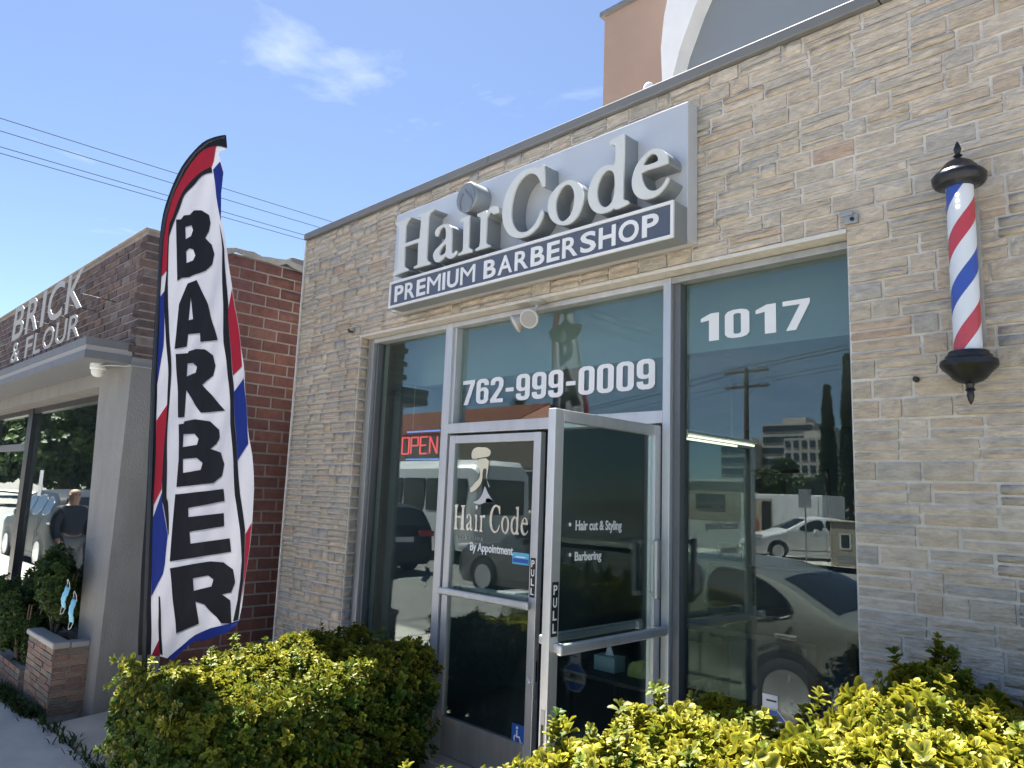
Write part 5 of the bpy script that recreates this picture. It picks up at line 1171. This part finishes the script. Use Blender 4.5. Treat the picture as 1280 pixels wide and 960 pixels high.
for s_ in (-1, 1):
    for (a, b_) in ((-1.35, -.35), (-.25, .75), (.85, 1.85), (1.95, 2.75)): MB().box(a, b_, min(s_*1.06, s_*1.15), max(s_*1.06, s_*1.15), 1.45, 2.4, .03).build('window', M_CARGL, bus, local=True)
    for xw in (-2.2, 2.0): MB().lathe([(0, -.12), (.40, -.12), (.42, -.08), (.42, .1), (.38, .13), (.24, .13), (.24, .1), (0, .1)], (xw, s_*1.0, .42), 24, 'y').build('wheel', M_RUBBER, bus, True, local=True)
MB().add([(-2.42, -.9, 1.78), (-2.42, .9, 1.78), (-1.92, .9, 2.52), (-1.92, -.9, 2.52)], [(0, 1, 2, 3)]).build('windscreen', M_CARGL, bus, local=True)
MB().box(3.08, 3.13, -.85, .85, 1.4, 2.4, .02).build('rear_window', M_CARGL, bus, local=True)

# ================================================================== ACROSS THE ROAD (seen in the glass)
trl = thing('box_trailer', 'white box trailer with a printed panel, mirrored in the right window', 'trailer', (-13.9, -27, -.1))
box('body', MATS['white_car_paint'], trl, -15.7, -12.2, -28.2, -26, .35, 2.2, .03)
box('printed_panel', M_BEIGE, trl, -15.55, -14.3, -25.995, -25.985, .55, 2.0); box('printed_panel', mat('print_red', (.42, .12, .08), .6), trl, -15.5, -14.9, -25.98, -25.975, .7, 1.2); box('printed_panel', M_PLASTIC, trl, -14.75, -14.35, -25.98, -25.975, .7, 1.9)
box('door_panel', M_WHITEP, trl, -13.4, -12.4, -25.995, -25.98, .5, 2.05)
for xw in (-14.6, -13.7): MB().lathe([(0, -.1), (.33, -.1), (.33, .1), (.2, .1), (0, .08)], (xw, -26.1, .24), 20, 'y').build('wheel', M_RUBBER, trl, True)
cab = thing('utility_cabinet', 'beige roadside utility cabinet with a small poster', 'cabinet', (-9.3, -20.9, -.08))
box('cabinet_body', M_BEIGE, cab, -9.8, -8.85, -21.25, -20.65, -.08, 1.28, .03); box('lid', M_BEIGE, cab, -9.84, -8.81, -21.29, -20.61, 1.281, 1.34, .02); box('poster', M_SIGNF, cab, -9.5, -9.15, -20.645, -20.64, .45, .95); box('poster_print', M_PLASTIC, cab, -9.45, -9.2, -20.639, -20.637, .5, .9); box('vent', M_STEEL, cab, -9.6, -9.05, -20.648, -20.64, .05, .25)
def street_sign(label, x, y, h, w, ph):
    t = thing('street_sign', label, 'sign', (x, y, 0)); MB().tube([(x, y, -.05), (x, y, h)], .028, 8).build('post', M_STEEL, t, True); box('sign_plate', M_STEEL, t, x-w/2, x+w/2, y+.03, y+.034, h-ph, h, .001); box('clamp', M_STEEL, t, x-.04, x+.04, y+.012, y+.03, h-ph*.5, h-ph*.5+.03)
street_sign('parking sign on a steel post across the road', -10.6, -20.7, 2.3, .42, .6)
street_sign('grey sign back on a post at the kerb beyond the bakery', -13.6, -2.95, 3.0, .5, .75)
up = thing('utility_pole', 'wooden utility pole with two cross-arms mirrored in the right window', 'utility pole', (-19.6, -34, -.1))
MB().tube([(-19.6, -34, -.1), (-19.55, -34, 9.2)], [.17, .12], 12).build('mast', M_WOOD, up, True)
for z in (8.95, 8.1):
    box('cross_arm', M_WOOD, up, -20.9, -18.3, -34.2, -34.08, z, z+.12)
    for x in (-20.75, -20.3, -18.9, -18.45): MB().lathe([(0, 0), (.05, 0), (.06, .06), (.04, .1), (.055, .14), (0, .16)], (x, -34.14, z+.12), 10).build('insulator', M_SIGNS, up, True)
    MB().tube([(-20.1, -34.1, z), (-19.6, -34.05, z-.6), (-19.1, -34.1, z)], .025, 6).build('brace', M_STEEL, up)
for k, (x, z) in enumerate(((-20.75, 9.22), (-20.3, 9.22), (-18.9, 9.22), (-18.45, 9.22), (-20.75, 8.37), (-18.45, 8.37))):
    t = thing('street_cable', 'long street cable strung from the utility pole cross-arms', 'cable', (x, -34, z), group='cables of the utility pole')
    MB().tube([(x+s*.9, -34.14+(s*.45), z-.0+.0009*(s*s)-.03*abs(s)) for s in np.linspace(-55, 45, 26)], .014, 5).build('wire', M_WIRE, t, True)
# Spanish-style shop with tiled roof
sp = thing('tiled_roof_building', 'beige stucco building with red tiled roof across the road', 'building', (-31, -28, -.1))
box('wall', M_BEIGE, sp, -46, -26, -33, -25, -.1, 5.2)
V = [(-46.5, -24.4, 5.15), (-25.5, -24.4, 5.15), (-29.5, -29, 7.2), (-46.5, -29, 7.2), (-46.5, -33.6, 5.15), (-25.5, -33.6, 5.15)]
rf = MB().add(V+[(a, b, c-.12) for a, b, c in V], [(0, 1, 2, 3), (3, 2, 5, 4), (6, 9, 8, 7), (9, 10, 11, 8), (0, 6, 7, 1), (4, 5, 11, 10), (0, 3, 9, 6), (3, 4, 10, 9), (1, 7, 8, 2), (2, 8, 11, 5)]).build('roof', M_TILE, sp)
m = MB()
for x in np.arange(-46.4, -29.5, .3): m.tube([(x, -24.38, 5.17), (x, -29, 7.23)], .085, 6, cap=False)
m.build('roof_tiles', M_TILE, rf, True, local=False)['kind'] = 'stuff'
for x in np.arange(-44, -27, 3.3):
    w_ = box('window', M_CARGL, sp, x, x+1.8, -25.0, -24.93, 1.0, 3.0); MB().box(x-.08, x+1.88, -24.96, -24.88, .88, 1.0).box(x-.08, x+1.88, -24.96, -24.88, 3.0, 3.1).build('frame', M_WHITEP, w_)
# long low warehouse and office blocks
lw = thing('low_warehouse', 'long low pale warehouse behind the box trailer', 'building', (-30, -72, -.1))
box('wall', M_BEIGE, lw, -62, 6, -84, -72, -.1, 4.2); box('roof_edge', M_WHITEP, lw, -62.2, 6.2, -84.2, -71.8, 4.2, 4.5)
for x in np.arange(-58, 4, 6.2): box('window', M_OFFW, lw, x, x+3.6, -72.0, -71.93, 1.2, 2.8)
def office(label, x0, x1, y, d, h, floors, cols):
    t = thing('office_block', label, 'building', ((x0+x1)/2, y, -.4)); box('core', M_OFFC, t, x0, x1, y-d, y, -.4, h); fh = h/floors
    for f_ in range(floors):
        if cols == 1: box('window_band', M_OFFW, t, x0+.3, x1-.3, y, y+.15, f_*fh+fh*.3, f_*fh+fh*.82)
        else:
            cw = (x1-x0)/cols
            for c in range(cols): box('window', M_OFFW, t, x0+c*cw+cw*.2, x0+c*cw+cw*.8, y, y+.12, f_*fh+fh*.25, f_*fh+fh*.8)
    box('plant_room', M_OFFC, t, x0+(x1-x0)*.25, x0+(x1-x0)*.7, y-d*.7, y-d*.3, h, h+fh*.7)
office('tall dark-banded office block on the skyline in the right window', -101, -86, -200, 18, 25, 8, 1)
office('lower banded office wing left of the tall block in the window', -112, -101.2, -196, 16, 19, 6, 1)
office('pale gridded office block right of the tall block in the window', -88, -75, -186, 16, 19.5, 6, 6)
TREEL = [leaf_arrays(s+300, [(4, .5, .20, .6, .03), (5, 1.1, .24, .6, 0), (4, 1.6, .22, .6, -.05)], .1) for s in range(5)]
def tree(label, c, rad, ztr, n, seed, scl=1.0, name='street_tree', group=None):
    rg = np.random.default_rng(seed); t = thing(name, label, 'tree', c, group=group); inst = []; zc = ztr+rad[2]*.6
    blobs = [(np.array([rg.normal(0, .42)*rad[0], rg.normal(0, .42)*rad[1], zc+rg.normal(0, .4)*rad[2]]), rg.uniform(.3, .55)) for _ in range(16)]
    for _ in range(n):
        b, s = blobs[rg.integers(0, 16)]; d = rg.normal(0, 1, 3); d /= np.linalg.norm(d); q = b+d*np.array(rad)*s*rg.uniform(.55, 1.05)
        inst.append((np.array(c)+q, d+[0, 0, .4], scl*rg.uniform(.7, 1.4), float(np.clip(rg.normal(.3, .3), 0, 1)), float(rg.random()), int(rg.integers(0, 5))))
    foliage('crown', t, inst, TREEL, M_LEAFT)
    m = MB().tube([c, (c[0]+.1, c[1], c[2]+ztr*.6), (c[0], c[1]+.1, c[2]+ztr+rad[2]*.4)], [.05*rad[0]+.08, .04*rad[0]+.06, .05], 9)
    for b, s in blobs[:8]: m.tube([(c[0], c[1], c[2]+ztr*.7), (c[0]+b[0]*.5, c[1]+b[1]*.5, c[2]+(ztr*.7+b[2])*.5+.1), (c[0]+b[0], c[1]+b[1], c[2]+b[2])], [.07, .05, .02], 6, cap=False)
    m.build('trunk', M_BARK, t, True, fix=False)
tree('round dark tree mirrored beside the utility pole in the right window', (-29, -60, -.1), (2.8, 2.8, 2.4), 2.2, 1600, 41)
tree('broad green street tree mirrored behind the walker in the bakery window', (-62, -14.5, -.1), (8, 7, 4.6), 2.0, 3000, 42, 2.0)
tree('tall leafy tree further down the road from the broad one', (-84, -21, -.1), (10, 9, 6.5), 3.0, 3000, 43, 2.6)
tree('leafy tree nearest the tiled roof building across the road', (-58, -24, -.1), (6, 6, 4.0), 2.6, 2000, 44, 1.8)
for k, (x, y, h) in enumerate(((-19.6, -45, 9.3), (-17.9, -44, 11.0))):
    t = thing('cypress_tree', ('slim dark cypress left of the tallest one in the right window', 'tallest slim cypress at the edge of the right window')[k], 'tree', (x, y, -.1)); rg = np.random.default_rng(60+k); inst = []
    for _ in range(700):
        z = rg.random()**.8*h; r_ = .62*(1-(z/h)**2.2)*(.4+.6*min(1, z/1.2)); a = rg.uniform(0, 6.28); inst.append((np.array([x+r_*math.cos(a)*rg.uniform(.6, 1), y+r_*math.sin(a)*rg.uniform(.6, 1), z+.3]), np.array([math.cos(a)*.5, math.sin(a)*.5, 1.]), rg.uniform(.7, 1.2), .1, float(rg.random()*.5), int(rg.integers(0, 5))))
    foliage('crown', t, inst, TREEL, M_LEAFT); MB().tube([(x, y, -.1), (x, y, h*.8)], [.14, .03], 7).build('trunk', M_BARK, t, True)
pm = thing('palm_tree', 'fan palm above the tiled roof mirrored in the transom glass', 'tree', (-43, -40, -.1))
MB().tube([(-43, -40, -.1), (-43.1, -40, 4.5), (-43, -40.1, 8.6)], [.24, .18, .15], 10).build('trunk', M_BARK, pm, True)
m = MB(); rg = random.Random(77)
for k in range(46):
    a = rg.uniform(0, 6.28); e = rg.uniform(-.7, 1.3); L = rg.uniform(1.0, 1.5); d = Vector((math.cos(a)*math.cos(e), math.sin(a)*math.cos(e), math.sin(e))); s = d.cross(Vector((0, 0, 1))).normalized(); c = Vector((-43, -40.1, 8.6)); tip = c+d*L; m.tube([c, c+d*L*.5], .02, 4, cap=False); b = c+d*L*.5
    for j in range(7): w_ = (j-3)/3; q = b+d*(L*.55*(1-.25*abs(w_)))+s*(w_*.45)-Vector((0, 0, .12*abs(w_))); m.add([b, b+(q-b)*.6+s*.035, q, b+(q-b)*.6-s*.035], [(0, 1, 2, 3)])
mo = m.build('crown', M_TWIG, pm, fix=False); mo.data.materials.clear(); mo.data.materials.append(mat('palm_frond', (.05, .075, .025), .6))

# ================================================================== PEDESTRIAN (mirrored in the bakery window)
pp = thing('person', 'bald person in a dark jacket walking on the pavement, mirrored in the bakery window', 'person', (-13.2, -2.15, -.12), R(75))
def skin(name, joints, edges, radii, mt, parent):
    me = bpy.data.meshes.new(name); me.from_pydata(joints, edges, []); o = bpy.data.objects.new(name, me); COL.objects.link(o); o.parent = parent
    sk = o.modifiers.new('skin', 'SKIN'); sk.use_smooth_shade = True
    for v, r_ in zip(me.skin_vertices[0].data, radii): v.radius = r_ if isinstance(r_, tuple) else (r_, r_)
    me.skin_vertices[0].data[0].use_root = True
    ss = o.modifiers.new('sub', 'SUBSURF'); ss.levels = 2; ss.render_levels = 2
    dg = bpy.context.evaluated_depsgraph_get(); nm = bpy.data.meshes.new_from_object(o.evaluated_get(dg)); o.modifiers.clear(); o.data = nm; nm.materials.clear(); nm.materials.append(mt)
    return o
pp.scale = (.96, .96, .96)
J = [(0, 0, .95), (0, 0, 1.15), (0, 0, 1.38), (0, -.01, 1.48), (0, -.025, 1.58), (0, -.02, 1.68),
     (-.19, 0, 1.40), (-.25, -.03, 1.14), (-.22, -.22, .98), (-.20, -.30, .97), (.19, 0, 1.40), (.25, .02, 1.13), (.25, -.12, .92), (.25, -.17, .86),
     (-.10, 0, .90), (-.11, -.12, .50), (-.11, -.06, .10), (-.11, -.20, .04), (.10, 0, .90), (.11, .02, .50), (.11, .20, .12), (.11, .10, .05), (0, -.01, 1.745)]
ED = [(0, 1), (1, 2), (2, 3), (3, 4), (4, 5), (2, 6), (6, 7), (7, 8), (8, 9), (2, 10), (10, 11), (11, 12), (12, 13), (0, 14), (14, 15), (15, 16), (16, 17), (0, 18), (18, 19), (19, 20), (20, 21), (5, 22)]
RD = [(.17, .13), (.17, .13), (.18, .12), .06, (.085, .10), (.092, .11), .075, .058, .045, .035, .075, .058, .045, .035, .10, .072, .05, .045, .10, .072, .05, .045, (.06, .07)]
bd = skin('body', J, ED, RD, M_SKIN, pp)
# clothes: jacket and trousers follow the body
skin('jacket', [J[0]]+J[1:3]+[J[3]]+[J[6], J[7], J[8], J[10], J[11], J[12]], [(0, 1), (1, 2), (2, 3), (2, 4), (4, 5), (5, 6), (2, 7), (7, 8), (8, 9)], [(.21, .17), (.20, .165), (.21, .155), .075, .10, .08, .062, .10, .08, .062], M_JACKET, pp)
skin('trousers', [J[0], J[14], J[15], J[16], J[18], J[19], J[20]], [(0, 1), (1, 2), (2, 3), (0, 4), (4, 5), (5, 6)], [(.18, .15), .125, .092, .075, .125, .092, .075], M_TROUS, pp)
m = MB()
for s in (-1, 1):
    t = MB().lathe([(0, -.014), (.011, -.008), (.012, .008), (0, .014)], (s*.03, -.108, 1.655), 8, 'y'); m.add(t.v, t.f)
m.build('eyes', M_BLACKV, pp, local=True)
MB().add([(0, -.105, 1.665), (-.016, -.112, 1.62), (.016, -.112, 1.62), (0, -.135, 1.625), (0, -.108, 1.612)], [(0, 1, 3), (0, 3, 2), (1, 4, 3), (3, 4, 2)]).build('nose', M_SKIN, pp, local=True)
MB().box(-.025, .025, -.112, -.10, 1.578, 1.588, .003).build('mouth', mat('lips', (.35, .13, .11), .6), pp, local=True)
for s in (-1, 1): MB().lathe([(0, -.012), (.022, -.008), (.028, .0), (.022, .010), (0, .012)], (s*.078, -.02, 1.64), 10, 'x').build('ear', M_SKIN, pp, True, local=True)
for s, hp in ((-1, (-.20, -.32, .965)), (1, (.25, -.19, .835))):
    m = MB()
    for k, (dx, L) in enumerate(((-.03, .055), (-.011, .07), (.008, .075), (.026, .062))): m.tube([(hp[0]+dx, hp[1], hp[2]), (hp[0]+dx, hp[1]-L*.6, hp[2]-.01), (hp[0]+dx, hp[1]-L, hp[2]-.03)], [.010, .009, .007], 6)
    m.tube([(hp[0]-s*.035, hp[1]+.03, hp[2]), (hp[0]-s*.06, hp[1]-.005, hp[2]+.01)], [.011, .008], 6); m.box(hp[0]-.04, hp[0]+.038, hp[1]-.01, hp[1]+.06, hp[2]-.015, hp[2]+.017, .01)
    m.build('hand', M_SKIN, pp, True, local=True)
for s, fp in ((-1, (-.11, -.17, 0)), (1, (.11, .12, 0))): MB().box(fp[0]-.05, fp[0]+.05, fp[1]-.13, fp[1]+.13, 0, .09, .025).build('shoe', M_BLACKV, pp, True, local=True)
